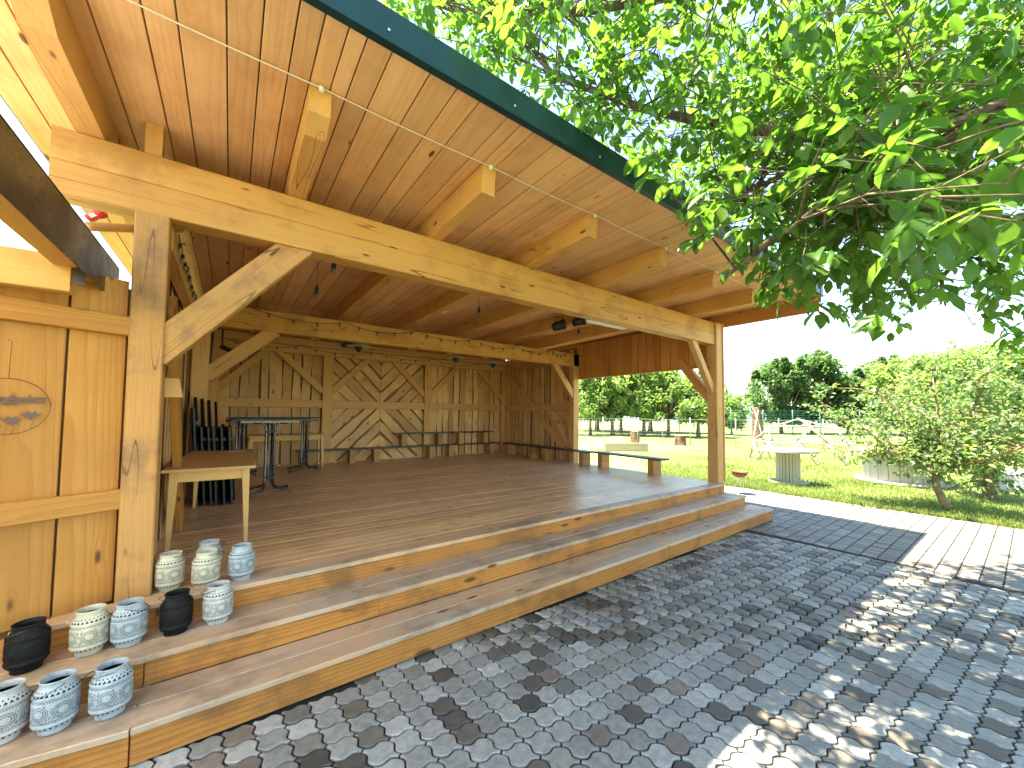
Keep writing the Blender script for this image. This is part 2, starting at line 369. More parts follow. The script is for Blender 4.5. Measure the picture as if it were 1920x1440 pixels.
def waney(name, parent, mats, A, B, w, t, up, wob=.012, n=9, seed=0, clip=None):
    # plank with natural, wavy bark edges; face looks along +up
    rr = random.Random(seed); m, L = basis(A, B, up); hx = L / 2
    ph = [rr.uniform(0, 6.28) for _ in range(6)]; V = []
    def ed(x, s): return wob * (math.sin(x * 2.1 + ph[s]) + .6 * math.sin(x * 5.3 + ph[s + 2]) + .35 * math.sin(x * 11.7 + ph[s + 4]))
    for i in range(n + 1):
        x = -hx + L * i / n
        a = w / 2 + ed(x, 0); b = -w / 2 + ed(x, 1); e = .010
        V += [(x, b, t / 2), (x, a, t / 2), (x, a + e, -t / 2), (x, b - e, -t / 2)]
    F, I = [], []
    for i in range(n):
        o = 4 * i
        for k, mi in ((0, 0), (1, 1), (2, 0), (3, 1)):
            k2 = (k + 1) % 4; F.append((o + k, o + k2, o + 4 + k2, o + 4 + k)); I.append(mi)
    F += [(3, 2, 1, 0), (4 * n, 4 * n + 1, 4 * n + 2, 4 * n + 3)]; I += [0, 0]
    F = [tuple(reversed(q)) for q in F]
    return mob(name, V, F, mats, parent, m, idx=I)
def copytree(o, parent=None, M4=None):
    c = o.copy(); COL.objects.link(c)
    if parent is not None: c.parent = parent
    if M4 is not None: c.matrix_basis = M4
    for ch in [q for q in bpy.data.objects if q.parent == o]: copytree(ch, c)
    return c
def fastmesh(name, V, F, mats, rnd=None, smooth=False):
    """V (n,3) float array, F (m,k) int array with k constant; rnd per face"""
    me = bpy.data.meshes.new(name); n, m, k = len(V), len(F), F.shape[1]
    me.vertices.add(n); me.vertices.foreach_set('co', np.ascontiguousarray(V, np.float32).ravel())
    me.loops.add(m * k); me.loops.foreach_set('vertex_index', np.ascontiguousarray(F, np.int32).ravel())
    me.polygons.add(m); me.polygons.foreach_set('loop_start', np.arange(0, m * k, k, dtype=np.int32))
    me.polygons.foreach_set('loop_total', np.full(m, k, np.int32))
    if smooth: me.polygons.foreach_set('use_smooth', np.ones(m, bool))
    for q in (mats if isinstance(mats, (list, tuple)) else [mats]): me.materials.append(q)
    me.update(calc_edges=True)
    if rnd is not None:
        a = me.attributes.new('rnd', 'FLOAT', 'FACE'); a.data.foreach_set('value', np.ascontiguousarray(rnd, np.float32))
    return me
def instance_mesh(name, TV, TF, pos, frames, scale, mats, smooth=False):
    """merge copies of a template: frames (K,3,3) columns = axes"""
    K = len(pos); n = len(TV)
    V = np.einsum('kij,nj->kni', frames, TV) * scale[:, None, None] + pos[:, None, :]
    F = TF[None] + (np.arange(K) * n)[:, None, None]
    rnd = np.repeat(rng.random(K), len(TF))
    return fastmesh(name, V.reshape(-1, 3), F.reshape(-1, TF.shape[1]), mats, rnd, smooth)
def frames_from(dirs, norms):
    x = dirs / np.linalg.norm(dirs, axis=1, keepdims=True)
    z = norms - x * (norms * x).sum(1, keepdims=True); z /= np.linalg.norm(z, axis=1, keepdims=True) + 1e-9
    y = np.cross(z, x); return np.stack([x, y, z], 2)
def project(P):
    d = P - np.array([0, 0, CAM_H]); a = d @ np.array(c_r); b = d @ np.array(c_u); c = d @ np.array(c_f)
    c2 = np.where(c > .05, c, .05)
    return CX + FPX * a / c2, CY - FPX * b / c2, c

# ================================================================== SETTING
D = 0.535           # deck level
# ---- ground: one sheet to the horizon, gently falling away under the paving
gv, gf = [], []
xs = [-400, -60, -15, 9.98, 10.05, 14, 20, 30, 45, 70, 120, 400]; ys = [-400, -80, -30, -10, 0, 6, 12, 20, 35, 60, 120, 400]
for y in ys:
    for x in xs:
        z = -.03 if x < 10 else -.002 + (.05 * math.sin(x * .9 + y * .7) if 13 < x < 60 else 0)
        gv.append((x, y, z))
for j in range(len(ys) - 1):
    for i in range(len(xs) - 1):
        a = j * len(xs) + i; gf.append((a, a + 1, a + 1 + len(xs), a + len(xs)))
tag(mob('ground', gv, gf, M['meadow'], smooth=True), kind='structure')

# ---- paved yard: wave pavers laid in diagonal rows
yard = tag(empty('paved_yard', (0, 0, 0)), kind='structure')
mob('sand_bed', [(-3, -4, -.012), (10.1, -4, -.012), (10.1, 8.5, -.012), (-3, 8.5, -.012)], [(0, 1, 2, 3)], M['sand'], yard)
PA, PB, AM = .205, .090, .0305
def paver_outline(n=10):
    g = .0052; top = []
    for i in range(2 * n + 1):
        t = -1 + i / n; x = t * (PA / 2 - g)
        cw = math.cos(math.pi * t); cw = math.copysign(abs(cw) ** .38, cw)
        top.append((x, PB / 2 + AM * cw - g))
    return top + [(x, -y) for x, y in reversed(top)]
def prism_vf(ol, h, bev=.004):
    n = len(ol); cx = sum(p[0] for p in ol) / n; cy = sum(p[1] for p in ol) / n
    v = [(x, y, -.02) for x, y in ol] + [(x, y, h - bev) for x, y in ol]
    for k in range(n):
        a, b, c = Vector(ol[k - 1]), Vector(ol[k]), Vector(ol[(k + 1) % n]); e1 = b - a; e2 = c - b
        nn = Vector((e1.y, -e1.x)).normalized() + Vector((e2.y, -e2.x)).normalized()
        q = b + nn.normalized() * bev if nn.length > .1 else b
        v.append((q.x, q.y, h))
    f = []
    for k in range(n):
        k2 = (k + 1) % n
        f += [(k2, k, n + k, n + k2), (n + k2, n + k, 2 * n + k, 2 * n + k2)]
    f.append(tuple(range(3 * n - 1, 2 * n - 1, -1)))
    return v, f
PO = paver_outline(); pv_v, pv_f = prism_vf(PO, .0, .0045)
pave_me = meshdata('wave_paver', pv_v, pv_f, M['paver'])
ra = np.array([-.7071, .7071]); rb = np.array([.7071, .7071])           # row direction, across rows
SPLIT_X = lambda y: 6.36 + .05 * (1.0 - y / 2.7)
cand = []
for j in range(-70, 160):
    for i in range(-45, 35):
        c = ra * (i + .5 * (j % 2)) * PA + rb * j * PB
        if -1.6 < c[0] < SPLIT_X(c[1]) - .07 and -1.6 < c[1] < 2.80: cand.append((c[0], c[1]))
cand = np.array(cand)
pu, pvv, pd = project(np.c_[cand, np.zeros(len(cand))])
vis = (pd > .3) & (pu > -60) & (pu < 1980) & (pvv < 1500) & (pvv > 900)
order = np.argsort(np.where(vis, pd, 1e6)); near = order[:300]; rest = order[300:]
TH = math.atan2(ra[1], ra[0])
for k in near:
    o = bpy.data.objects.new('paver', pave_me)
    m = Matrix.Translation((cand[k][0], cand[k][1], random.uniform(-.0025, .002))) @ Matrix.Rotation(TH + random.uniform(-.012, .012), 4, 'Z') @ Matrix.Rotation(random.uniform(-.012, .012), 4, 'X')
    put(o, yard, m)
# the rest, one mesh (same stones)
tri = []
for q in pv_f:
    for a in range(1, len(q) - 1): tri.append((q[0], q[a], q[a + 1]))
K = len(rest); ang = TH + rng.uniform(-.012, .012, K); fr = np.zeros((K, 3, 3)); fr[:, 0, 0] = np.cos(ang); fr[:, 1, 0] = np.sin(ang); fr[:, 0, 1] = -np.sin(ang); fr[:, 1, 1] = np.cos(ang); fr[:, 2, 2] = 1
P3 = np.c_[cand[rest], rng.uniform(-.0025, .002, K)]
me = instance_mesh('far_pavers', np.array(pv_v), np.array(tri), P3, fr, np.ones(K), M['paver_s'])
tag(put(bpy.data.objects.new('far_pavers', me), yard), kind='stuff')
# ---- path of rectangular pavers beyond the joint
path = tag(empty('paved_path', (8, 2, 0)), kind='structure')
bw, bl = .104, .168
bo = [(-bw / 2 + .0045, -bl / 2 + .006), (bw / 2 - .0045, -bl / 2 + .006), (bw / 2 - .0045, bl / 2 - .006), (-bw / 2 + .0045, bl / 2 - .006)]
bo8 = []
for (x, y) in bo:
    sx, sy = math.copysign(1, x), math.copysign(1, y)
    pair = [(x - sx * .012, y), (x, y - sy * .012)]
    bo8 += pair if sx * sy < 0 else pair[::-1]
bo8 = bo8[::-1]; bk_v, bk_f = prism_vf(bo8, .0, .003); bk_me = meshdata('path_paver', bk_v, bk_f, M['brick'])
cand = []
for i in range(36):
    for j in range(-20, 55):
        x = 6.47 + i * bw; y = j * bl + .10 * ((i % 2) * 0)
        x += .02 * math.sin(y * .9)
        if x > SPLIT_X(y) + .065 and x < 10.0: cand.append((x, y))
cand = np.array(cand); pu, pvv, pd = project(np.c_[cand, np.zeros(len(cand))])
vis = (pd > .3) & (pu > 1380) & (pu < 1980) & (cand[:, 1] < 5.5)
order = np.argsort(np.where(vis, pd, 1e6)); near = order[:300]; rest = order[300:]
for k in near:
    put(bpy.data.objects.new('path_paver', bk_me), path, Matrix.Translation((cand[k][0], cand[k][1], random.uniform(-.003, .002))) @ Matrix.Rotation(random.uniform(-.02, .02), 4, 'Z'))
tri = []
for q in bk_f:
    for a in range(1, len(q) - 1): tri.append((q[0], q[a], q[a + 1]))
K = len(rest); fr = np.repeat(np.eye(3)[None], K, 0); P3 = np.c_[cand[rest], rng.uniform(-.003, .002, K)]
me = instance_mesh('far_path_pavers', np.array(bk_v), np.array(tri), P3, fr, np.ones(K), M['brick_s'])
tag(put(bpy.data.objects.new('far_path_pavers', me), path), kind='stuff')

# ================================================================== PAVILION
pav = tag(empty('timber_pavilion', (3.4, 7, 0)), 'open timber pavilion with wooden stage, steps and wide board roof', 'pavilion')
YF = 3.62; YI = 7.3; YB = 10.75; XL = -.46; XR = 7.2; ZR = 3.505; ZC = 3.73
# deck
deck = empty('deck', (3.4, 7, D), pav)
y = 3.52; k = 0
block('deck_nosing', deck, M['tread'], -.92, 7.16, 3.465, 3.62, D - .035, D + .001)
y = 3.624
while y < YB:
    wd = .128; j = random.uniform(1.5, 5.8); x0, x1 = -.5, 7.14
    segs = ((x0, j), (j + .003, x1)) if k % 2 else ((x0, x1),)
    for a, b in segs: block('plank', deck, M['deck'], a, b, y, y + wd - .004, D - .03, D + random.uniform(-.0015, .0015), c=.003)
    y += wd; k += 1
block('deck_fascia', deck, M['riser'], 7.1, 7.13, 3.7, YB, .05, D - .035)
# steps
steps = empty('steps', (3.4, 3.1, 0), pav)
def step(yf, yb, z, xr, joints, tj, mat_r, zb):
    xs_ = [-.335] + joints + [xr]
    for a, b in zip(xs_[:-1], xs_[1:]): block('riser', steps, mat_r, a + .001, b - .001, yf + .018, yf + .045, zb, z - .038)
    td = (yb - yf)
    for t in range(2):
        xs2 = [-.335] + [q + .25 * t for q in tj] + [xr + .02]
        for a, b in zip(xs2[:-1], xs2[1:]):
            block('tread', steps, M['tread'], a + .001, b - .001, yf + td * t / 2 + .001, yf + td * (t + 1) / 2 - .001, z - .036, z + random.uniform(-.001, .001), c=.005)
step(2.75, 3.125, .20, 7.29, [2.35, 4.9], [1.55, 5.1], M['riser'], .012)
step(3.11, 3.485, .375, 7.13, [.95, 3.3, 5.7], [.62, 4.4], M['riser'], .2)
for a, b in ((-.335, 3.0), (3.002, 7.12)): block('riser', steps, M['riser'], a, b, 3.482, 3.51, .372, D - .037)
# side cheeks at the right end
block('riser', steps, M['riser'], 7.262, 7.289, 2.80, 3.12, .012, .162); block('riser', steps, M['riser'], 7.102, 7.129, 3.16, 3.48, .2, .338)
# left run, turned slightly at the mitre
def left_run(yf, z, zb, xe, sl, td):
    for t in range(2):
        A = Vector((-.325, yf + td * (t + .5) / 2 - .002, z - .0195)); B = Vector((xe, yf + td * (t + .5) / 2 + sl * (-.34 - xe), z - .0195))
        beam('tread', steps, M['tread'], A, B, td / 2 - .002, .036, c=.005)
    A = Vector((-.34, yf + .032, (zb + z - .038) / 2)); B = Vector((xe, yf + .032 + sl * (-.34 - xe), (zb + z - .038) / 2))
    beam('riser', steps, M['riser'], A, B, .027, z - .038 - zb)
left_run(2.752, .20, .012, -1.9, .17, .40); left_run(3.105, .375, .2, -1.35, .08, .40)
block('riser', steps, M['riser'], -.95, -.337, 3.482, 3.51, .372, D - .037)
# posts
def post(x0, x1, y0, y1, z0, z1, mat='post'): return block('post', pav, M[mat], x0, x1, y0, y1, z0, z1, c=.008)
post(-.545, -.375, YF - .005, YF + .175, D, 3.095)
post(7.12, 7.33, YF - .03, YF + .17, D, 3.50, 'frame')
post(-.46, -.27, YI, YI + .19, D, 3.36, 'frame'); post(7.02, 7.21, YI, YI + .19, D, 3.36, 'frame')
beam('corner_trim', pav, M['frame'], (7.352, YF + .02, D), (7.352, YF + .02, 3.50), .03, .14, up=(0, 1, 0))
# front beam: two stacked timbers, interior beam
beam('front_beam', pav, M['beam'], (-.92, YF + .09, 3.195), (7.115, YF + .09, 3.195), .18, .206, c=.006)
beam('front_beam', pav, M['beam'], (-.92, YF + .092, 3.4015), (7.115, YF + .092, 3.4015), .18, .205, c=.006)
beam('inner_beam', pav, M['beam'], (-.30, YI + .08, 3.19), (7.215, YI + .08, 3.19), .16, .33, c=.008)
beam('wall_plate', pav, M['frame'], (-.45, YB - .1, 3.43), (7.2, YB - .1, 3.43), .16, .16)
# knee braces
beam('brace', pav, M['post'], (-.44, YF + .09, 2.14), (.42, YF + .09, 3.15), .13, .20, up=(1, 0, -1))
beam('brace', pav, M['frame'], (7.23, YF + .09, 2.13), (6.45, YF + .09, 3.13), .10, .13, up=(1, 0, 1))
beam('brace', pav, M['frame'], (-.36, YI + .08, 2.23), (.52, YI + .08, 3.06), .12, .19, up=(1, 0, -1))
beam('brace', pav, M['frame'], (7.10, YI + .08, 2.20), (6.38, YI + .08, 3.06), .12, .16, up=(1, 0, 1))
beam('brace', pav, M['gable'], (7.2, YF + .13, 2.06), (7.2, YF + .75, 2.86), .14, .15, up=(0, 1, 1))
block('packer', pav, M['rafter'], -.52, -.43, YF + .02, YF + .12, 3.506, ZC - .002)
# rafters
for i in range(-1, 7):
    x = .37 + 1.2 * i
    if i == -1: x = -.76
    ty = 2.60
    hx = .06
    v = []
    for sx in (-hx, hx):
        v += [(x + sx, ty + .02, ZR + .07), (x + sx, ty, ZC - .003), (x + sx, YB + .3, ZC - .003), (x + sx, YB + .3, ZR), (x + sx, ty + .16 if i < 1 else ty + .02, ZR)]
    L = YB + .3 - ty; cx_, cy_ = x, (ty + YB + .3) / 2; cz_ = (ZR + ZC) / 2
    # local axes: x along world y so that the grain runs along the rafter
    m = Matrix(((0, -1, 0, cx_), (1, 0, 0, cy_), (0, 0, 1, cz_), (0, 0, 0, 1))); mi = m.inverted()
    v = [tuple(mi @ Vector(p)) for p in v]
    f = [(4, 3, 2, 1, 0), (5, 6, 7, 8, 9), (0, 1, 6, 5), (1, 2, 7, 6), (2, 3, 8, 7), (3, 4, 9, 8), (4, 0, 5, 9)]
    mob('rafter', v, f, M['rafter'], pav, m)
# ceiling boards
roof = empty('roof', (3.2, 6.5, ZC), pav)
edges = [-1.21, -1.06, -.925, -.80, -.614, -.41, -.278, -.08, .066, .202, .31, .419, .508, .638, .856, 1.028, 1.185, 1.399, 1.51, 1.616, 1.811, 2.002]
while edges[-1] < 7.45: edges.append(edges[-1] + random.choice((.11, .13, .15, .18, .2, .22)))
edges[-1] = 7.5
for a, b in zip(edges[:-1], edges[1:]):
    y0, y1 = 2.07, YB + .4; dz = random.uniform(0, .003)
    beam('ceiling_board', roof, M['ceil'], ((a + b) / 2, y0, ZC + .012 + dz), ((a + b) / 2, y1, ZC + .012 + dz), b - a - .007, .024, c=.003)
mob('roof_sheet', *(lambda x0, x1, y0, y1, z0, z1: ([(x0, y0, z0), (x1, y0, z0), (x1, y1, z0), (x0, y1, z0), (x0, y0, z1), (x1, y0, z1), (x1, y1, z1), (x0, y1, z1)], [(3, 2, 1, 0), (4, 5, 6, 7), (0, 1, 5, 4), (1, 2, 6, 5), (2, 3, 7, 6), (3, 0, 4, 7)]))(-1.23, 7.53, 2.075, YB + .42, ZC + .03, ZC + .14), M['roofsheet'], roof)
fas = block('fascia', roof, M['teal'], -1.26, 7.56, 2.045, 2.068, ZC - .02, ZC + .19, c=.003)
mob('fascia_lip', [(-1.26, 2.02, ZC - .022), (7.56, 2.02, ZC - .022), (7.56, 2.066, ZC - .026), (-1.26, 2.066, ZC - .026), (-1.26, 2.02, ZC - .018), (7.56, 2.02, ZC - .018)], [(3, 2, 1, 0), (0, 1, 5, 4)], M['teal'], roof)
for i in range(9):
    x = .6 + i * .82
    lathe('screw', roof, M['galv'], [(.0, -.004), (.008, -.004), (.008, 0.)], (x, 2.041, ZC + .06), 8, Matrix.Rotation(R(-90), 4, 'X'))
block('verge_board', roof, M['gable'], 7.5, 7.53, 2.09, YB + .4, 3.47, ZC + .03)
block('verge_flashing', roof, M['teal'], 7.532, 7.55, 2.072, YB + .42, 3.62, ZC + .19)
# cover battens under the ceiling inside
bx = [-.70, .31, .43, 1.51, 1.63, 2.71, 2.83, 3.91, 4.03, 5.11, 5.23, 6.31, 6.43, 7.1]
for a, b in zip(bx[0::2], bx[1::2]):
    block('batten', roof, M['rafter'], a + .004, b - .004, 4.83, 4.89, ZC - .022, ZC - .001)

# ---- back wall
bw_ = empty('back_wall', (3.4, YB, D), pav)
mats = [M['wall'], M['bark']]
block('backing', bw_, M['wallback'], -.5, 7.25, YB + .055, YB + .075, D, 3.60)
PA1, PA2, PB1, PB2 = 1.77, 1.99, 4.37, 4.58
block('post', bw_, M['frame'], PA1, PA2, YB - .11, YB - .01, D, 3.35); block('post', bw_, M['frame'], PB1, PB2, YB - .11, YB - .01, D, 3.35)
block('post', bw_, M['frame'], 6.98, 7.18, YB - .112, YB - .01, D, 3.35); block('post', bw_, M['frame'], -.42, -.22, YB - .112, YB - .01, D, 3.35)
for a, b in ((-.22, PA1), (PA2, PB1), (PB2, 6.98)): block('rail', bw_, M['frame'], a + .002, b - .002, YB - .095, YB - .012, 1.88, 2.07)
block('rail', bw_, M['frame'], -.22, 6.98, YB - .12, YB - .018, 3.16, 3.345)
def kb(x0, z0, x1, z1): beam('brace', bw_, M['frame'], (x0, YB - .055, z0), (x1, YB - .055, z1), .075, .15, up=((-1 if x1 > x0 else 1), 0, 1))
kb(PA1 + .02, 2.28, .85, 3.19); kb(PA2 - .02, 2.30, 2.85, 3.19); kb(PB1 + .02, 2.28, 3.50, 3.19); kb(PB2 - .02, 2.30, 5.42, 3.19); kb(6.99, 2.28, 6.12, 3.19); kb(-.24, 2.28, .62, 3.19)
sd_ = 0
def vert_boards(par, x0, x1, z0, z1, y, axis='x', flip=1):
    global sd_
    x = x0
    while x < x1 - .03:
        w_ = random.uniform(.15, .27); w_ = min(w_, x1 - x); sd_ += 1
        c = x + w_ / 2; d = random.choice((.0, .0, .018))
        if axis == 'x': waney('board', par, mats, (c, y + d, z0), (c, y + d, z1), w_ - .022, .022, (0, -1, 0), seed=sd_)
        else: waney('board', par, mats, (y + d * flip, c, z0), (y + d * flip, c, z1), w_ - .022, .022, (-flip, 0, 0), seed=sd_)
        x += w_
vert_boards(bw_, -.25, PA1 + .03, D, 3.55, YB + .02); vert_boards(bw_, PB2 - .03, 7.05, D, 3.55, YB + .02); vert_boards(bw_, PA2, PB1, 3.2, 3.55, YB + .02)
# chevron panels, clipped to their field
def chevron(x0, x1, z0, z1, down):
    global sd_
    xc = (x0 + x1) / 2; pitch = .255
    for side in (-1, 1):
        for k in range(-1, 24):
            # board centre line through (xc, zc): slope 1
            sd_ += 1; zc = (z0 - 2.0) + k * pitch * 1.414
            wv = pitch * random.uniform(.76, .93)
            poly = []
            hw = wv * .7071; wob = random.Random(sd_)
            # parallelogram in (u = distance from centre, z)
            umax = x1 - xc; sgn = 1 if down else -1
            pts = []
            N = 10
            for i in range(N + 1):
                u = umax * i / N; z = zc + sgn * u
                pts.append((u, z + hw * 1.0 + .02 * math.sin(u * 6 + sd_) + .01 * math.sin(u * 15 + sd_ * 2)))
            for i in range(N, -1, -1):
                u = umax * i / N; z = zc + sgn * u
                pts.append((u, z - hw * 1.0 + .02 * math.sin(u * 6 + sd_ * 1.7) + .01 * math.sin(u * 13 + sd_)))
            # clip in z
            def clip(P, zlim, keep_above):
                out = []
                for a, b in zip(P, P[1:] + P[:1]):
                    ia = (a[1] >= zlim) == keep_above; ib = (b[1] >= zlim) == keep_above
                    if ia: out.append(a)
                    if ia != ib and abs(b[1] - a[1]) > 1e-9:
                        t = (zlim - a[1]) / (b[1] - a[1]); out.append((a[0] + t * (b[0] - a[0]), zlim))
                return out
            P = clip(pts, z0, True); P = clip(P, z1, False) if len(P) > 2 else P
            if len(P) < 3: continue
            area = abs(sum(a[0] * b[1] - b[0] * a[1] for a, b in zip(P, P[1:] + P[:1]))) / 2
            if area < .004: continue
            # local frame: x along grain
            g = Vector((side * .7071, 0, sgn * .7071)); nrm = Vector((0, -1, 0)); yv = nrm.cross(g)
            ctr = Vector((xc + side * sum(p[0] for p in P) / len(P), YB + .02, sum(p[1] for p in P) / len(P)))
            m = Matrix(((g.x, yv.x, nrm.x, ctr.x), (g.y, yv.y, nrm.y, ctr.y), (g.z, yv.z, nrm.z, ctr.z), (0, 0, 0, 1))); mi = m.inverted()
            d = random.choice((.006, .010, .014))
            ft = [mi @ Vector((xc + side * (u + .003), YB + .02 - d, z)) for u, z in P]; bt = [mi @ Vector((xc + side * (u + .003), YB + .045, z)) for u, z in P]
            n_ = len(P); V = [tuple(q) for q in ft + bt]
            F = [tuple(range(n_)), tuple(range(2 * n_ - 1, n_ - 1, -1))] + [(i, n_ + i, n_ + (i + 1) % n_, (i + 1) % n_) for i in range(n_)]
            if side < 0: F = [tuple(reversed(q)) for q in F]
            mob('board', V, F, mats, bw_, m, idx=[0, 0] + [1] * n_)
chevron(PA2, PB1, 2.0, 3.25, True); chevron(PA2, PB1, D, 1.95, False)

# ---- right wall (behind the opening) and gable
rw = empty('right_wall', (XR, 9, D), pav)
block('backing', rw, M['wallback'], XR + .055, XR + .075, YI + .1, YB + .05, .05, 3.55)
vert_boards(rw, YI + .2, YB, D - .25, 3.5, XR + .02, 'y', 1)
for a, b in ((1.88, 2.07), (3.16, 3.34)): block('rail', rw, M['frame'], XR - .10, XR - .02, YI + .19, YB - .1, a, b)
beam('brace', rw, M['frame'], (XR - .055, YB - .15, 3.1), (XR - .055, YI + .35, D + .2), .07, .16, up=(0, 1, 1))
for k in range(7):
    yy = YI + .22 + k * .0; zz = D + .1 + k * .2
    waney('board', rw, mats, (XR - .012, YI + .22, zz), (XR - .012, YI + .22 + max(.1, 1.0 - k * .12), zz + max(.1, 1.0 - k * .12) * 1.25), .15, .02, (-1, 0, 0), seed=900 + k)
gb = empty('gable', (XR, 5.4, 2.7), pav)
y = YF + .14
while y < YI + .05:
    w_ = random.uniform(.17, .27); sd_ += 1
    waney('board', gb, [M['gable'], M['bark']], (XR + .03 + random.choice((0, .014)), y + w_ / 2, 2.73), (XR + .03, y + w_ / 2, 3.6), w_ - .008, .02, (-1, 0, 0), seed=sd_, wob=.003)
    y += w_
block('trim', gb, M['gable'], XR - .01, XR + .06, YF + .17, YI, 2.69, 2.73)
block('trim', gb, M['frame'], XR + .03, XR + .06, YI + .2, YI + .28, D, 2.7)
block('backing', gb, M['wallback'], XR + .06, XR + .075, YF + .14, YI + .06, 2.74, 3.66)
# ---- left wall (seen edge-on behind the front post)
lw = empty('left_wall', (XL, 7, D), pav)
block('backing', lw, M['wallback'], XL - .10, XL - .085, YF + .2, YB + .05, D, 3.6)
vert_boards(lw, YF + .2, YB - .1, D, 3.55, XL - .04, 'y', -1)
block('rail', lw, M['frame'], XL + .0, XL + .09, YF + .18, YI, 2.93, 3.08); block('rail', lw, M['frame'], XL + .0, XL + .09, YI + .2, YB - .1, 1.88, 2.07)
beam('brace', lw, M['fpanel'], (XL + .09, YF + .25, 2.55), (XL + .09, 5.35, D + .1), .05, .24, up=(0, 1, 1))

# ================================================================== NEIGHBOURING SHED (left, turned)
shed = tag(empty('timber_shed', (-1.3, 3.3, 0)), 'yellow board wall with metal roof edge joining the pavilion at left', 'shed')
wd = Vector((.9, .438, 0)).normalized(); wn_ = Vector((.438, -.9, 0)).normalized(); w0 = Vector((-.545, 3.69, 0))
def wp(t, z, off=0.): return w0 - wd * t + wn_ * off + Vector((0, 0, z))
t = .012; bwid = [.262, .27, .255, .28, .25, .27, .26, .28]
for k, q in enumerate(bwid):
    beam('board', shed, M['fpanel'], wp(t + q / 2, D if k < 1 else (.54 if k < 2 else .40), -.012), wp(t + q / 2, 2.62, -.012), q - .012, .022, up=tuple(wn_), c=.004)
    t += q
beam('backing', shed, M['wallback'], wp(1.0, .2, -.045), wp(1.0, 2.58, -.045), 2.05, .012, up=tuple(wn_))
beam('rail', shed, M['fpanel'], wp(.0, 2.312, .032), wp(2.1, 2.312, .032), .06, .125); beam('rail', shed, M['fpanel'], wp(.0, 1.185, .032), wp(2.1, 1.185, .032), .06, .125)
beam('cross_beam', shed, M['rafter'], (-3.0, 3.34, 2.52), (-.735, 3.34, 2.52), .10, .20)
beam('roof_edge_beam', shed, M['rafter'], (-.74, .6, 2.66), (-.74, 3.6, 2.66), .13, .20)
beam('flashing', shed, M['darkmetal'], (-.668, .6, 2.645), (-.668, 4.0, 2.645), .008, .25, c=.001)
beam('flashing', shed, M['darkmetal'], (-.70, 3.285, 2.46), (-.70, 3.285, 2.56), .05, .005, up=(0, 1, 0), c=.001)
beam('flashing', shed, M['darkmetal'], (-.70, .6, 2.775), (-.70, 4.0, 2.775), .075, .006, c=.001)
beam('rafter', shed, M['rafter'], (-1.75, .6, 2.66), (-1.75, 3.9, 2.66), .10, .16)
beam('roof_panel', shed, M['poly'], (-2.4, .6, 2.80), (-2.4, 4.0, 2.80), 3.2, .01)
# red socket on its conduit
skt = tag(empty('power_socket', (-.95, 4.75, 3.38)), 'red industrial power socket under the pavilion beam end', 'socket')
rot = Matrix.Rotation(R(50), 4, 'Y') @ Matrix.Rotation(R(20), 4, 'X')
lathe('body', skt, M['red'], [(.0, -.05), (.036, -.05), (.036, .02), (.044, .025), (.044, .07), (.038, .075), (.0, .075)], (-.95, 4.75, 3.38), 18, rot)
mob('label_plate', [(-.03, -.015, 0), (.03, -.015, 0), (.03, .015, 0), (-.03, .015, 0), (-.03, -.015, .004), (.03, -.015, .004), (.03, .015, .004), (-.03, .015, .004)], [(3, 2, 1, 0), (4, 5, 6, 7), (0, 1, 5, 4), (1, 2, 6, 5), (2, 3, 7, 6), (3, 0, 4, 7)], M['white'], skt, Matrix.Translation((-.945, 4.708, 3.375)) @ Matrix.Rotation(R(90), 4, 'X') @ Matrix.Rotation(R(40), 4, 'Z'))
tag(tube('timber_strut', None, M['rafter'], [(-.93, 4.5, 3.2), (-.62, 4.9, 3.42), (-.45, 5.1, 3.55)], .035, 10), 'pale diagonal timber strut behind the post top', 'strut')

# round wire sign with lettering
sg_c = wp(.0, 1.775, .012) - wd * .0
tsg = ((Vector((-.98, 3.475, 0)) - w0).dot(-wd))
sg_c = wp(tsg, 1.775, .018)
sign = tag(empty('wire_sign', tuple(sg_c)), 'round wire sign with cursive lettering and flowers hanging on board wall', 'sign')
ringp = [tuple(sg_c + wd * math.cos(a) * .155 + Vector((0, 0, math.sin(a) * .155))) for a in np.linspace(0, 2 * math.pi, 49)]
tube('ring', sign, M['rust'], ringp, .0022, 6)
tube('hanging_wire', sign, M['wire'], [sg_c + Vector((0, 0, .155)), sg_c + Vector((0, 0, .36)) + wd * .004, sg_c + Vector((0, 0, .372)) - wd * .012], .0012, 5)
s = NT('oxidised_sheet_steel'); n = s.noise(s.obj(), 20, 3); M['signmetal'] = s.done(s.bsdf(s.mix(n, (.20, .11, .085), (.10, .07, .075)), .55, .5))
fc = bpy.data.curves.new('sign_text', 'FONT'); fc.body = 'Lieblingsplatz'; fc.size = .066; fc.align_x = 'CENTER'; fc.shear = .35; fc.extrude = .0015; fc.offset = .0012; fc.space_character = .86
fo = bpy.data.objects.new('lettering_curve', fc); COL.objects.link(fo)
dg = bpy.context.evaluated_depsgraph_get(); fme = bpy.data.meshes.new_from_object(fo.evaluated_get(dg)); bpy.data.objects.remove(fo); fme.name = 'lettering'
fme.materials.clear(); fme.materials.append(M['signmetal'])
xs_ = [v.co.x for v in fme.vertices]; kx = .292 / max(1e-6, max(xs_) - min(xs_)); mx = (max(xs_) + min(xs_)) / 2
for v in fme.vertices: v.co.x = (v.co.x - mx) * kx
mm = Matrix(((wd.x, 0, wn_.x, sg_c.x), (wd.y, 0, wn_.y, sg_c.y), (0, 1, 0, sg_c.z + .022), (0, 0, 0, 1)))
put(bpy.data.objects.new('lettering', fme), sign, mm)
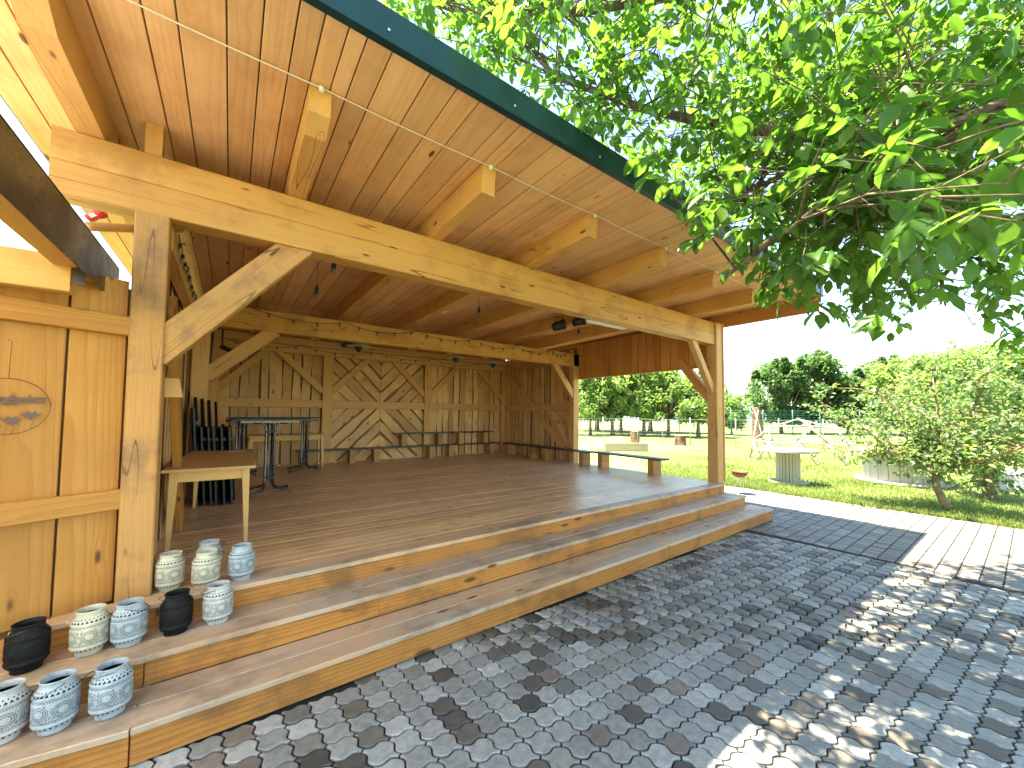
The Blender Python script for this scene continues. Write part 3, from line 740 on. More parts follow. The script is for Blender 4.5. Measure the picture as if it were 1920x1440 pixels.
for (u, z, sc) in ((.085, -.045, 1.), (.02, -.075, 1.), (-.06, -.045, 1.1), (-.05, -.115, 1.)):
    pts = []
    V = [(0, 0, 0)]; 
    prof = [(-.042, .016), (-.025, .004), (-.012, .02), (0, .006), (.014, .021), (.026, .004), (.042, .015), (.02, -.016), (0, -.026), (-.02, -.016)]
    V = [(x * sc, y * sc, .001) for x, y in prof] + [(x * sc, y * sc, -.001) for x, y in prof]
    n_ = len(prof); F = [tuple(range(n_ - 1, -1, -1)), tuple(range(n_, 2 * n_))] + [(i, (i + 1) % n_, n_ + (i + 1) % n_, n_ + i) for i in range(n_)]
    ce = sg_c + wd * u + Vector((0, 0, z)); m4 = Matrix(((wd.x, 0, wn_.x, ce.x), (wd.y, 0, wn_.y, ce.y), (0, 1, 0, ce.z), (0, 0, 0, 1)))
    fl = mob('flower', V, F, M['signmetal'], sign, m4)
    zz = -math.sqrt(max(.0, .155 ** 2 - u ** 2))
    tube('stem', sign, M['rust'], [ce + Vector((0, 0, -.02)), ce * .5 + (sg_c + wd * (u + .006) + Vector((0, 0, zz))) * .5 + wd * .006, sg_c + wd * u + Vector((0, 0, zz))], .0012, 5)

# ================================================================== LANTERNS
PROF = [(.052, 0.), (.056, .001), (.056, .016), (.058, .024), (.072, .036), (.078, .050), (.079, .056), (.076, .060), (.077, .074), (.079, .078), (.0795, .115), (.079, .152), (.077, .156), (.076, .172), (.079, .176), (.078, .184), (.070, .200), (.060, .212), (.0575, .216), (.0575, .236), (.0605, .240), (.0605, .245), (.0555, .245), (.0545, .214)]
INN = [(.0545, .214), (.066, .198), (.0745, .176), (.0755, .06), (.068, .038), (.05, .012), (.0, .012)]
lan_me = {}
def lantern(x, y, z, kind, label, handle=None, rot=0.):
    t = tag(empty('lantern', (x, y, z)), label, 'lantern', 'metal lace lanterns on the steps')
    if kind not in lan_me:
        v, f = lathe_vf(PROF, 40); b = meshdata('shade', v, f, LM[kind], smooth=True)
        v, f = lathe_vf(INN, 24); i_ = meshdata('inner_glass', v, f, M['lanin'], smooth=True); lan_me[kind] = (b, i_)
    m4 = Matrix.Translation((x, y, z)) @ Matrix.Rotation(rot, 4, 'Z')
    put(bpy.data.objects.new('shade', lan_me[kind][0]), t, m4); put(bpy.data.objects.new('inner_liner', lan_me[kind][1]), t, m4)
    if handle is not None:
        a, drop = handle; d = Vector((math.cos(a), math.sin(a), 0)); e = Vector((-d.y, d.x, 0)); pts = []
        for q in np.linspace(0, math.pi, 15):
            pts.append(Vector((x, y, z + .226)) + e * (.062 * math.cos(q)) + (d * math.cos(drop) + Vector((0, 0, 1)) * math.sin(drop)) * (.095 * math.sin(q)))
        tube('handle', t, LM['cream'] if kind == 'cream' and rot > 1 else M['wire'], pts, .0019, 6)
    return t
lantern(-.292, 3.68, D, 'cream', 'cream lantern beside the foot of the front post on the stage', (0.3, -.1), .4)
lantern(-.098, 3.595, D, 'cream', 'cream lantern in front of another grey one on the stage edge', (.2, -.15), .9)
lantern(-.092, 3.84, D, 'grey', 'grey lantern half hidden behind the cream one on the stage', (.25, -.15), .2)
lantern(.102, 3.60, D, 'blue', 'blue-grey lantern farthest right on the stage edge', None, .7)
lantern(-.225, 3.335, .376, 'black', 'black lantern on middle step beside the light grey one', (2.6, -.1), .4)
lantern(-.022, 3.335, .376, 'grey', 'light grey lantern at the right end of the middle step row', (2.9, -.3), 1.3)
lantern(-.432, 3.335, .376, 'blue', 'blue-grey lantern touching a cream one on the middle step', (-.25, -.42), .1)
lantern(-.594, 3.355, .376, 'cream', 'cream lantern with cream wire handle on the middle step', (3.5, -.25), 1.2)
lantern(-.815, 3.335, .376, 'black', 'black lantern at the left end of the middle step row', (3.3, -.3), .6)
lantern(-.628, 2.985, .202, 'blue', 'blue-grey lantern with hanging wire handle on the lowest step', (3.75, -.4), .5)
lantern(-.438, 2.96, .202, 'blue', 'blue-grey lantern at the right end of the lowest step row', (3.4, -.05), 1.0)
lantern(-.80, 3.03, .202, 'grey', 'light grey lantern cut off by the left picture edge', None, .3)

# ================================================================== FURNITURE
def table(cx, cy, L, wdt, h, rot, label, name='wooden_table'):
    t = tag(empty(name, (0, 0, 0)), label, 'table')
    block('top', t, M['tabletop'], -wdt / 2, wdt / 2, -L / 2, L / 2, h - .024, h, c=.004)
    for sx in (-1, 1):
        block('apron', t, M['tableleg'], sx * (wdt / 2 - .075) - .01, sx * (wdt / 2 - .075) + .01, -L / 2 + .1, L / 2 - .1, h - .125, h - .025)
        for sy in (-1, 1):
            x, y = sx * (wdt / 2 - .075), sy * (L / 2 - .10); v = []
            for (px, py, z, r_) in ((x + sx * .02, y + sy * .035, 0., .014), (x, y, h - .03, .030)):
                v += [(px - r_, py - r_, z), (px + r_, py - r_, z), (px + r_, py + r_, z), (px - r_, py + r_, z)]
            # local frame with x along leg for grain
            mob('leg', [(z, xx, yy) for xx, yy, z in v], [(3, 2, 1, 0), (4, 5, 6, 7), (0, 1, 5, 4), (1, 2, 6, 5), (2, 3, 7, 6), (3, 0, 4, 7)], M['tableleg'], t, Matrix(((0, 1, 0, 0), (0, 0, 1, 0), (1, 0, 0, 0), (0, 0, 0, 1))))
    for sy in (-1, 1): block('apron', t, M['tableleg'], -wdt / 2 + .06, wdt / 2 - .06, sy * (L / 2 - .10) - .01, sy * (L / 2 - .10) + .01, h - .125, h - .025)
    t.matrix_basis = Matrix.Translation((cx, cy, D)) @ Matrix.Rotation(rot, 4, 'Z'); return t
table(-.085, 5.62, 2.1, .66, .715, R(-2), 'light wooden table with tapered legs beside the front post')
note = tag(block('paper_note', None, M['white'], -.02, .16, 6.25, 6.31, D + .716, D + .718), 'narrow pale paper strip lying on the near wooden table', 'paper')
table(1.02, 10.2, .62, 1.46, .74, 0., 'long wooden table standing against the rear wall behind black tables')

def high_table(cx, cy, L, rot, label):
    t = tag(empty('bar_table', (0, 0, 0)), label, 'table', 'black folding bar tables')
    h = 1.13
    block('top', t, M['blackpl'], -L / 2, L / 2, -.35, .35, h - .022, h, c=.006)
    block('top_frame', t, M['steel'], -L / 2 + .08, L / 2 - .08, -.04, .04, h - .07, h - .024)
    for sx in ((0,) if L < 1.1 else (-1, 1)):
        x0 = sx * (L / 2 - .22)
        for s_ in (-1, 1):
            e = .055 * s_
            pts = [(x0 + e * 4.2, .0, h - .065), (x0 + e * 2.0, .0, h - .068), (x0 + e * 1.15, 0, h - .11), (x0 + e, 0, h - .2), (x0 + e, 0, .2), (x0 + e * 1.15, s_ * .03, .10), (x0 + e * 2.0, s_ * .10, .045), (x0 + e * 5.4, s_ * .30, .022)]
            tube('leg', t, M['steel'], pts, .0185, 8)
            pts = [(x0 + e * .5, .05, h - .07), (x0 + e * .5, .05, .2), (x0 + e * 1.0, .05 - s_ * .05, .1), (x0 + e * 4.6, -s_ * .28, .022)]
            tube('leg', t, M['steel'], pts, .0165, 8)
            lathe('foot_cap', t, M['blackpl'], [(0, 0), (.024, 0), (.026, .02), (.022, .042), (0, .044)], (x0 + e * 5.3, s_ * .295, .0), 10)
        for z in (.22, h - .22): block('clamp', t, M['blackpl'], x0 - .07, x0 + .07, -.024, .024, z, z + .03)
    t.matrix_basis = Matrix.Translation((cx, cy, D)) @ Matrix.Rotation(rot, 4, 'Z'); return t
high_table(.50, 7.22, .92, R(6), 'black folding bar table nearest, standing behind the wooden table')
high_table(.72, 9.55, 1.55, R(2), 'longer black folding bar table near the rear wall')
# folded tables stacked upright against the left wall
for k in range(6):
    t = tag(empty('folded_table', (0, 0, 0)), ['folded black table leaning on left wall, innermost of the stack', 'folded black table, second from the left wall in the stack', 'folded black table, third from the left wall in the stack', 'folded black table, fourth from the left wall in the stack', 'folded black table, fifth from the left wall in the stack', 'folded black table, outermost of the stack beside bar table'][k], 'folded table', 'folded black tables stacked upright')
    hh = 1.28 if k == 0 else 1.02
    block('top', t, M['blackpl'], -.013, .013, -.34, .34, 0., hh, c=.004)
    for sy in (-1, 1):
        zt = (1.42, 1.40, 1.38, 1.36, 1.05, 1.03)[k]
        tube('leg', t, M['black'], [(.030, sy * .20, .03), (.032, sy * .21, hh * .5), (.030, sy * .08 + .05, zt)], .017, 7)
    block('cross_bar', t, M['black'], .018, .046, -.24, .24, hh * .82, hh * .86)
    t.matrix_basis = Matrix.Translation((-.33 + k * .072, 7.05 - k * .035, D + .002)) @ Matrix.Rotation(R(3 + random.uniform(-2, 2)), 4, 'Z') @ Matrix.Rotation(R(-3.5), 4, 'Y')
# low plank benches on block legs
M['benchtop'] = wood('dark_stained_plank', (.055, .05, .05), (.03, .028, .028), tint=.2, rough=.38, spec=.5)
M['benchleg'] = wood('pine_block_leg', (.46, .25, .095), (.32, .155, .05), tint=.35)
def bench(cx, cy, z, L, rot, label, group='low plank benches on block legs', seat_w=.29):
    t = tag(empty('plank_bench', (0, 0, 0)), label, 'bench', group)
    for k in (-1, 1): block('seat_plank', t, M['benchtop'], -L / 2, L / 2, k * seat_w / 4 - seat_w / 4 + .003, k * seat_w / 4 + seat_w / 4 - .003, .318, .352, c=.006)
    for s_ in (-1, 1):
        x = s_ * (L / 2 - .26)
        block('leg_block', t, M['benchleg'], x - .07, x + .07, -.13, .13, .0, .15, c=.006); block('leg_block', t, M['benchleg'], x - .07, x + .07, -.13, .13, .153, .317, c=.006)
    t.matrix_basis = Matrix.Translation((cx, cy, z)) @ Matrix.Rotation(rot, 4, 'Z'); return t
bench(6.98, 5.55, D, 1.95, R(88), 'plank bench in the middle of the side opening, nearest the camera')
bench(6.86, 7.45, D, 1.9, R(91), 'plank bench crossing the inner post at the side opening')
bench(6.85, 9.3, D, 1.7, R(90), 'dark plank bench along the right wall in the far corner')
bench(1.95, 10.42, D, 1.45, 0, 'low plank bench left of the chevron panel')
bench(3.72, 10.40, D, 2.0, 0, 'long low plank bench under the chevron panel')
bench(5.75, 10.42, D, 1.9, 0, 'low plank bench at floor level in the rear corner')
bench(4.22, 10.46, D + .356, 1.55, 0, 'plank bench stacked on top beside the rear wall post')
bench(5.80, 10.44, D + .356, 1.35, 0, 'plank bench stacked on top at the dark rear corner')

# ================================================================== LAMPS, CABLES
def pendant_heater(x, y, z, label):
    t = tag(empty('pendant_heater', (x, y, z)), label, 'heat lamp', 'round heat lamps hanging from the roof')
    s_ = .30
    lathe('reflector', t, M['galv'], [(0, .05), (.05, .055), (.16, .02), (.235, .0), (.24, -.008), (.235, -.012), (.16, -.004), (.07, -.02), (.0, -.022)], (x, y, z), 28)
    lathe('burner', t, M['black'], [(0, -.02), (.085, -.022), (.06, -.06), (.035, -.085), (.035, -.115), (0, -.12)], (x, y, z), 16)
    tube('chain', t, M['black'], [(x, y, z + .05), (x, y, ZC)], .006, 6)
pendant_heater(2.02, 8.4, 3.12, 'round heat lamp nearest left, hanging before the chevron panel'); pendant_heater(4.2, 8.4, 3.10, 'middle round heat lamp below the inner beam'); pendant_heater(5.25, 8.4, 3.06, 'round heat lamp farthest right below the inner beam')
def socket_lamp(x, y, z, label):
    t = tag(empty('pendant_socket', (x, y, z)), label, 'lamp', 'black pendant lamp sockets')
    lathe('lamp_holder', t, M['blackpl'], [(0, .06), (.008, .06), (.012, .03), (.022, .01), (.026, -.05), (.0, -.052)], (x, y, z), 12)
    lathe('bulb', t, M['bulb'], [(0, -.05), (.012, -.052), (.026, -.075), (.028, -.09), (.02, -.105), (0, -.112)], (x, y, z), 12)
    tube('cord', t, M['blackpl'], [(x, y, z + .06), (x, y, ZC)], .003, 5)
socket_lamp(.86, 4.75, 3.43, 'black lamp socket hanging just behind the front beam'); socket_lamp(.84, 5.7, 3.37, 'black lamp socket hanging in the left ceiling bay'); socket_lamp(3.15, 5.5, 3.46, 'black lamp socket hanging in the middle ceiling bay'); socket_lamp(5.42, 5.5, 3.43, 'black lamp socket hanging in the right ceiling bay')
# spotlights
def spot(x, y, z, s_, label):
    t = tag(empty('spotlight', (x, y, z)), label, 'spotlight', 'black stage spotlights on the rafters')
    rot = Matrix.Rotation(R(70), 4, 'Y') @ Matrix.Rotation(R(30), 4, 'X')
    lathe('housing', t, M['black'], [(0, -.12 * s_), (.06 * s_, -.12 * s_), (.085 * s_, -.06 * s_), (.09 * s_, .08 * s_), (.10 * s_, .085 * s_), (.10 * s_, .12 * s_), (.085 * s_, .12 * s_), (.08 * s_, .05 * s_), (0, .05 * s_)], (x, y, z), 18, rot)
    tube('bracket', t, M['black'], [(x - .09 * s_, y, z), (x - .09 * s_, y, z + .15 * s_), (x + .09 * s_, y, z + .15 * s_), (x + .09 * s_, y, z)], .008, 6)
    tube('stem', t, M['black'], [(x, y, z + .15 * s_), (x, y, ZR + .02)], .009, 6)
    tube('lead', t, M['wire'], [(x + .05, y, z + .05), (x + .25, y, z + .04), (x + .5, y - .1, ZR)], .005, 5)
spot(4.62, 5.2, 3.36, 1.0, 'large black stage spotlight below the rafters near the right end'); spot(4.68, 4.75, 3.36, .9, 'smaller black spotlight close behind the front beam')
wp_ = tag(empty('white_panel', (5.1, 4.2, 3.3)), 'white flat panel fixed behind the front beam', 'panel')
beam('panel', wp_, M['white'], (4.72, 4.45, 3.37), (5.75, 4.45, 3.37), .5, .03)
det = tag(empty('smoke_detector', (3.0, 7.0, 3.6)), 'small white box fixed on the ceiling above the inner beam', 'detector')
block('box', det, M['white'], 3.04, 3.16, 6.72, 6.82, ZC - .06, ZC - .012); block('base_plate', det, M['white'], 3.025, 3.175, 6.705, 6.835, ZC - .011, ZC - .001)
# white light cable on the rafter tails
cab = tag(empty('light_cable', (3, 2.6, ZC)), 'thin white light cable running along the rafter tails under the roof', 'cable')
pts = []
for i in range(0, 81):
    x = -1.2 + i * .105; q = ((x - .37) / 1.2) % 1.0; pts.append((x, 2.585, ZC - .012 - .010 * math.sin(math.pi * q)))
tube('cord', cab, M['cable'], pts, .0042, 6)
for i in range(-1, 6): block('clip', cab, M['white'], .37 + 1.2 * i - .012, .37 + 1.2 * i + .012, 2.575, 2.597, ZC - .035, ZC - .004)
# string lights
def string_light(pts_anchor, sag, nb, label, seed):
    rr = random.Random(seed); t = tag(empty('string_light', tuple(pts_anchor[0])), label, 'string light', 'bulb string lights on the timber')
    path_ = []; bulbs = []
    for A, B in zip(pts_anchor[:-1], pts_anchor[1:]):
        A, B = Vector(A), Vector(B); sg = sag * rr.uniform(.7, 1.3); n_ = 12
        for i in range(n_):
            q = i / n_; p = A.lerp(B, q) + Vector((0, 0, -sg * 4 * q * (1 - q))); path_.append(p)
            if i % max(1, n_ // nb) == 2: bulbs.append(p)
    path_.append(Vector(pts_anchor[-1]))
    tube('wire', t, M['wire'], path_, .0045, 5)
    for p in bulbs:
        lathe('socket', t, M['blackpl'], [(0, .012), (.011, .012), (.012, -.02), (0, -.02)], p, 8); lathe('bulb', t, M['bulb'], [(0, -.02), (.012, -.024), (.019, -.042), (.013, -.058), (0, -.062)], p, 8)
string_light([(.2, YI - .015, 3.35), (1.55, YI - .015, 3.33), (2.8, YI - .015, 3.36), (4.05, YI - .015, 3.35), (5.2, YI - .015, 3.34), (6.2, YI - .015, 3.35), (6.75, YI - .015, 3.33)], .11, 4, 'string light with small bulbs looped along the inner beam', 3)
string_light([(-.2, YB - .14, 3.36), (1.3, YB - .14, 3.34), (3.0, YB - .14, 3.36), (4.6, YB - .14, 3.34), (6.2, YB - .14, 3.35)], .09, 4, 'string light along the upper rail of the rear wall', 5)
string_light([(XL + .105, 3.95, 3.1), (XL + .105, 4.8, 3.09), (XL + .105, 5.9, 3.09), (XL + .105, 7.2, 3.08)], .04, 4, 'string light on the left wall rail behind the front post', 6)
# loudspeaker and wall microphone arm near the inner left post
sp = tag(empty('loudspeaker', (.5, 10.4, 3.2)), 'black loudspeaker up in the rear left corner', 'loudspeaker')
block('cabinet', sp, M['blackpl'], .38, .62, 10.35, 10.6, 3.40, 3.68); block('bracket', sp, M['black'], .46, .54, 10.6, 10.68, 3.48, 3.6)
sp2 = tag(empty('loudspeaker', (2.3, 10.3, 3.3)), 'black loudspeaker above the chevron panel', 'loudspeaker')
block('cabinet', sp2, M['blackpl'], 2.14, 2.44, 10.35, 10.6, 3.40, 3.72); block('bracket', sp2, M['black'], 2.25, 2.33, 10.6, 10.68, 3.48, 3.6)
ar = tag(empty('wall_lamp', (-.22, 7.6, 2.7)), 'black swivel lamp on the inner left post', 'lamp')
tube('stem', ar, M['black'], [(-.13, 7.42, 3.0), (-.13, 7.45, 2.78), (-.10, 7.45, 2.72)], .012, 6); tube('head', ar, M['black'], [(-.15, 7.45, 2.75), (-.02, 7.45, 2.68), (.10, 7.45, 2.66)], [.04, .03, .035], 8)
tube('cable', ar, M['black'], [(-.24, 7.38, 3.0), (-.25, 7.34, 2.6), (-.25, 7.33, 2.2)], .012, 6)
shd = tag(empty('wall_box', (-.33, 4.0, 1.9)), 'pale tapered box fixed behind the front post', 'box')
v = [(-.05, -.06, 0), (.06, -.06, 0), (.06, .06, 0), (-.05, .06, 0), (-.05, -.04, .14), (.035, -.04, .14), (.035, .04, .14), (-.05, .04, .14)]
mob('shade', v, [(3, 2, 1, 0), (4, 5, 6, 7), (0, 1, 5, 4), (1, 2, 6, 5), (2, 3, 7, 6), (3, 0, 4, 7)], M['rafter'], shd, Matrix.Translation((-.345, 3.93, 1.86)))
mob('back_plate', v, [(3, 2, 1, 0), (4, 5, 6, 7), (0, 1, 5, 4), (1, 2, 6, 5), (2, 3, 7, 6), (3, 0, 4, 7)], M['rafter'], shd, Matrix.Translation((-.41, 3.93, 1.84)) @ Matrix.Diagonal((.25, 1.2, 1.3, 1)))

# ================================================================== GARDEN
fb = tag(empty('fire_bowl', (9.2, 4.15, 0)), 'rusty iron bowl on a thin stand beside the pavilion corner', 'fire bowl')
lathe('bowl', fb, M['rust'], [(0, .37), (.08, .375), (.15, .42), (.18, .50), (.185, .505), (.17, .495), (.14, .44), (.07, .40), (0, .395)], (9.2, 4.15, 0), 24)
for k in range(3):
    a = k * 2.094 + .4; tube('leg', fb, M['galv'], [(9.2 + .12 * math.cos(a), 4.15 + .12 * math.sin(a), 0), (9.2 + .07 * math.cos(a), 4.15 + .07 * math.sin(a), .30), (9.2 + .17 * math.cos(a), 4.15 + .17 * math.sin(a), .48)], .006, 6)
def spool(x, y, rt, rb_, rc, h, label):
    t = tag(empty('cable_drum_table', (x, y, 0)), label, 'cable drum', 'wooden cable drums used as tables')
    for (r_, z0, z1, nm) in ((rt, h - .07, h, 'top_flange'), (rb_, .0, .06, 'bottom_flange')):
        n_ = 36; e = .015
        v, f = lathe_vf([(r_ - e, z0), (r_, z0 + e), (r_, z1 - e), (r_ - e, z1)], n_)
        f += [tuple(range(n_ - 1, -1, -1)), tuple(range(3 * n_, 4 * n_))]
        mob(nm, v, f, M['spool'], t, Matrix.Translation((x, y, 0)))
    n_ = 22
    for k in range(n_):
        a = 2 * math.pi * k / n_; wv = 2 * math.pi * rc / n_ - .008
        beam('stave', t, M['spool'], (x + rc * math.cos(a), y + rc * math.sin(a), .06), (x + rc * math.cos(a), y + rc * math.sin(a), h - .07), wv, .03, up=(math.cos(a), math.sin(a), 0), c=.004)
spool(11.75, 4.05, .69, .47, .26, .90, 'weathered cable drum table standing free on the lawn')
spool(14.6, 2.30, 1.05, 1.0, .78, .86, 'larger cable drum table half hidden by the small tree')
# willow dome
dm = tag(empty('branch_dome', (18.6, 5.6, 0)), 'open climbing dome of bleached branches on the lawn', 'climbing frame')
dc = Vector((18.3, 5.9, 0)); rings = []
for (rr_, z, n_, ph) in ((1.75, 0., 10, 0.), (1.65, .75, 10, .31), (1.15, 1.35, 5, .0), (.0, 1.62, 1, 0.)):
    rings.append([dc + Vector((rr_ * math.cos(ph + 2 * math.pi * k / n_), rr_ * math.sin(ph + 2 * math.pi * k / n_), z + random.uniform(-.06, .06) * (z > 0))) for k in range(n_)])
def stick(a, b): tube('stick', dm, M['pole'], [a, a.lerp(b, .5) + Vector((random.uniform(-.03, .03), random.uniform(-.03, .03), random.uniform(-.02, .03))), b + (b - a).normalized() * .05], [.032, .028, .022], 6)
for k in range(10):
    stick(rings[0][k], rings[1][k]); stick(rings[0][(k + 1) % 10], rings[1][k]); stick(rings[1][k], rings[1][(k + 1) % 10]); stick(rings[1][k], rings[2][(k // 2 + (k % 2)) % 5])
for k in range(5): stick(rings[2][k], rings[2][(k + 1) % 5]); stick(rings[2][k], rings[3][0])
pk = dc + Vector((-.9, 1.5, 0)); stick(pk, pk + Vector((.35, -.2, 2.0))); stick(pk + Vector((.5, -.6, 0)), pk + Vector((.3, -.1, 1.95)))
def stump(x, y, r_, h, label, name='tree_stump', lean=0.):
    t = tag(empty(name, (x, y, 0)), label, 'stump', None); prof = []
    n_ = 14; V = []; zs = np.linspace(0, h, 6)
    for i, z in enumerate(zs):
        for k in range(n_):
            a = 2 * math.pi * k / n_; q = r_ * (1 + .25 * math.exp(-z * 6) + .10 * math.sin(3 * a + x) + .06 * math.sin(7 * a + z * 5)); V.append((q * math.cos(a) + lean * z, q * math.sin(a), z))
    F = [(i * n_ + k, i * n_ + (k + 1) % n_, (i + 1) * n_ + (k + 1) % n_, (i + 1) * n_ + k) for i in range(5) for k in range(n_)]
    mob('bark', V, F, M['stump'], t, Matrix.Translation((x, y, 0)), smooth=True)
    top = [V[5 * n_ + k] for k in range(n_)] + [(p[0], p[1], p[2] - .03) for p in [V[5 * n_ + k] for k in range(n_)]]
    mob('cut_face', top, [tuple(range(n_)), tuple(range(2 * n_ - 1, n_ - 1, -1))], M['boxwood'], t, Matrix.Translation((x, y, .002)))
    return t
stump(20.8, 15.9, .27, .75, 'dark tree stump beside the wooden planter'); stump(20.9, 12.75, .30, .62, 'reddish brown tree stump alone before the fence')
lg = stump(31.8, 13.0, .34, 2.0, 'tall dark log post standing upright on the lawn', 'log_post', .04)
lathe('knot_top', lg, M['stump'], [(0, 0), (.25, .02), (.30, .18), (.16, .32), (.2, .42), (.0, .5)], (31.88, 13.0, 1.98), 10)
# planter and truss
pl = tag(empty('wooden_planter', (15, 12, 0)), 'long pale wooden planter box behind the benches', 'planter')
for k in range(3):
    beam('plank', pl, M['boxwood'], (14.15, 12.55, .07 + k * .145), (15.9, 11.4, .07 + k * .145), .04, .14); beam('plank', pl, M['boxwood'], (15.9, 11.42, .07 + k * .145), (16.6, 12.4, .07 + k * .145), .04, .14); beam('plank', pl, M['boxwood'], (14.17, 12.6, .07 + k * .145), (14.9, 13.6, .07 + k * .145), .04, .14)
beam('soil', pl, M['sand'], (14.5, 13.0, .38), (16.25, 11.9, .38), .9, .02)
tr = tag(empty('metal_truss', (13.5, 13, 0)), 'silver lattice truss lying on the lawn by the inner post', 'truss')
for z in (.12, .40): tube('chord', tr, M['galv'], [(12.8, 13.6, z), (14.3, 12.75, z)], .025, 6)
for k in range(8):
    a = Vector((12.8, 13.6, 0)).lerp(Vector((14.3, 12.75, 0)), k / 8); b = Vector((12.8, 13.6, 0)).lerp(Vector((14.3, 12.75, 0)), (k + 1) / 8)
    tube('diagonal', tr, M['galv'], [a + Vector((0, 0, .12 if k % 2 else .40)), b + Vector((0, 0, .40 if k % 2 else .12))], .014, 5)
# concrete trough
ct = tag(empty('concrete_trough', (15.3, .2, 0)), 'pale concrete trough lying in the grass under the trees at right', 'trough')
for (x0, x1, y0, y1, z0, z1, nm) in ((14.9, 16.0, -1.4, .78, .0, .08, 'base'), (14.9, 15.0, -1.4, .78, .08, .45, 'side'), (15.9, 16.0, -1.4, .78, .08, .45, 'side'), (15.0, 15.9, .68, .78, .08, .448, 'end'), (15.0, 15.9, -1.4, -1.3, .08, .448, 'end')): block(nm, ct, M['concrete'], x0, x1, y0, y1, z0, z1, c=.01)
# fences
def fence(pts, h, mat, matp, label, nh, dv, pr, name='mesh_fence'):
    t = tag(empty(name, (pts[0][0], pts[0][1], 0)), label, 'fence')
    for p in pts: tube('post', t, matp, [(p[0], p[1], 0), (p[0], p[1], h + .1)], pr, 6)
    for A, B in zip(pts[:-1], pts[1:]):
        A, B = Vector((A[0], A[1], 0)), Vector((B[0], B[1], 0)); L = (B - A).length; lst = []
        for k in range(nh): z = .1 + (h - .1) * k / (nh - 1); lst.append(([A + Vector((0, 0, z)), B + Vector((0, 0, z))], (.003 if dv < .3 else .006) if 0 < k < nh - 1 else (.006 if dv < .3 else .010)))
        n_ = max(2, int(L / dv))
        for k in range(1, n_): p = A.lerp(B, k / n_); lst.append(([p + Vector((0, 0, .1)), p + Vector((0, 0, h))], .004))
        tubes('wire_panel', t, mat, lst, 3)
fence([(15.5, 24.0), (17.3, 20.5), (19.05, 17.07), (19.6, 14.8), (20.1, 13.4), (21.2, 12.3), (22.9, 10.5), (24.6, 8.9), (26.0, 7.2), (27.1, 6.0), (29.4, 3.3), (31.5, .5)], 1.55, M['fencegrey'], M['fencegrey'], 'pale wire mesh fence on thin posts before the orchard', 9, .22, .03)
fence([(33.5, 20.5), (36.6, 17.2), (39, 15.4), (41.1, 13.7), (43.1, 12.15), (46, 9.9), (49.5, 7.2), (53, 4.3), (58, .6)], 2.3, M['greenmesh'], M['greenmesh'], 'green welded mesh fence below the dark trees', 12, .5, .05, 'green_fence')
# far halls
hl = tag(empty('factory_hall', (140, 45, 0)), 'long white factory hall on the horizon behind the trees', 'building')
def prism_wall(par, A, B, depth, z0, z1, mat, nm):
    A, B = Vector((*A, 0)), Vector((*B, 0)); d = (B - A).normalized(); n_ = Vector((-d.y, d.x, 0)) * -1
    if n_.dot(A) < 0: n_ = -n_
    c = (A + B) / 2 + n_ * depth / 2 + Vector((0, 0, (z0 + z1) / 2)); L = (B - A).length
    return beam(nm, par, mat, c - d * L / 2, c + d * L / 2, depth, z1 - z0, c=.05)
HA, HB = (84, 92), (200, -12)
prism_wall(hl, HA, HB, 30, 0, 17.6, M['hall'], 'wall'); prism_wall(hl, (83.7, 91.9), (200, -12.6), 30.6, 17.6, 18.0, M['hallgrey'], 'roof_edge')
for k in range(14):
    p = Vector((*HA, 0)).lerp(Vector((*HB, 0)), (k + .5) / 14); beam('panel_joint', hl, M['hallgrey'], p + Vector((-.06, -.06, 0)), p + Vector((-.06, -.06, 17.6)), .12, .12)
h2 = tag(empty('factory_tower', (190, 14, 0)), 'taller white block rising above the long hall at right', 'building')
prism_wall(h2, (176, 22), (186, 7), 14, 18.01, 33, M['hall'], 'wall'); prism_wall(h2, (175.6, 22.2), (186.2, 6.6), 14.8, 33, 33.5, M['hallgrey'], 'roof_edge'); prism_wall(h2, (175.5, 22), (185.5, 7), .4, 27, 27.5, M['hallgrey'], 'band')

# ================================================================== TREES
LEAF_V = np.array([(0, 0, 0), (.22, .19, .05), (.25, 0, 0), (.22, -.19, .05), (.58, .27, .05), (.60, 0, -.02), (.58, -.27, .05), (1, 0, -.14), (.86, .14, -.02), (.86, -.14, -.02)], float)
LEAF_F = np.array([(0, 2, 1), (0, 3, 2), (1, 2, 5), (1, 5, 4), (2, 3, 6), (2, 6, 5), (4, 5, 8), (5, 7, 8), (5, 6, 9), (5, 9, 7)])
FAR_V = np.array([(0, 0, 0), (.5, .30, .08), (1, 0, -.06), (.5, -.30, .08)], float); FAR_F = np.array([(0, 3, 2), (0, 2, 1)])
def rand_unit(K):
    d = rng.normal(size=(K, 3)); return d / np.linalg.norm(d, axis=1, keepdims=True)
def make_crown(name, centers, radii, per, leaf, mat, flat=.75, tv=FAR_V, tf=FAR_F):
    P = []
    for c, r_ in zip(centers, radii):
        d = rand_unit(per) * (rng.random(per) ** .45)[:, None] * r_; d[:, 2] *= flat; P.append(c + d)
    P = np.concatenate(P); K = len(P); dr = rand_unit(K); dr[:, 2] -= .35; nr = rand_unit(K) * .8 + np.array([0, 0, 1.])
    return instance_mesh(name, tv, tf, P, frames_from(dr, nr), leaf * rng.uniform(.7, 1.3, K), mat)
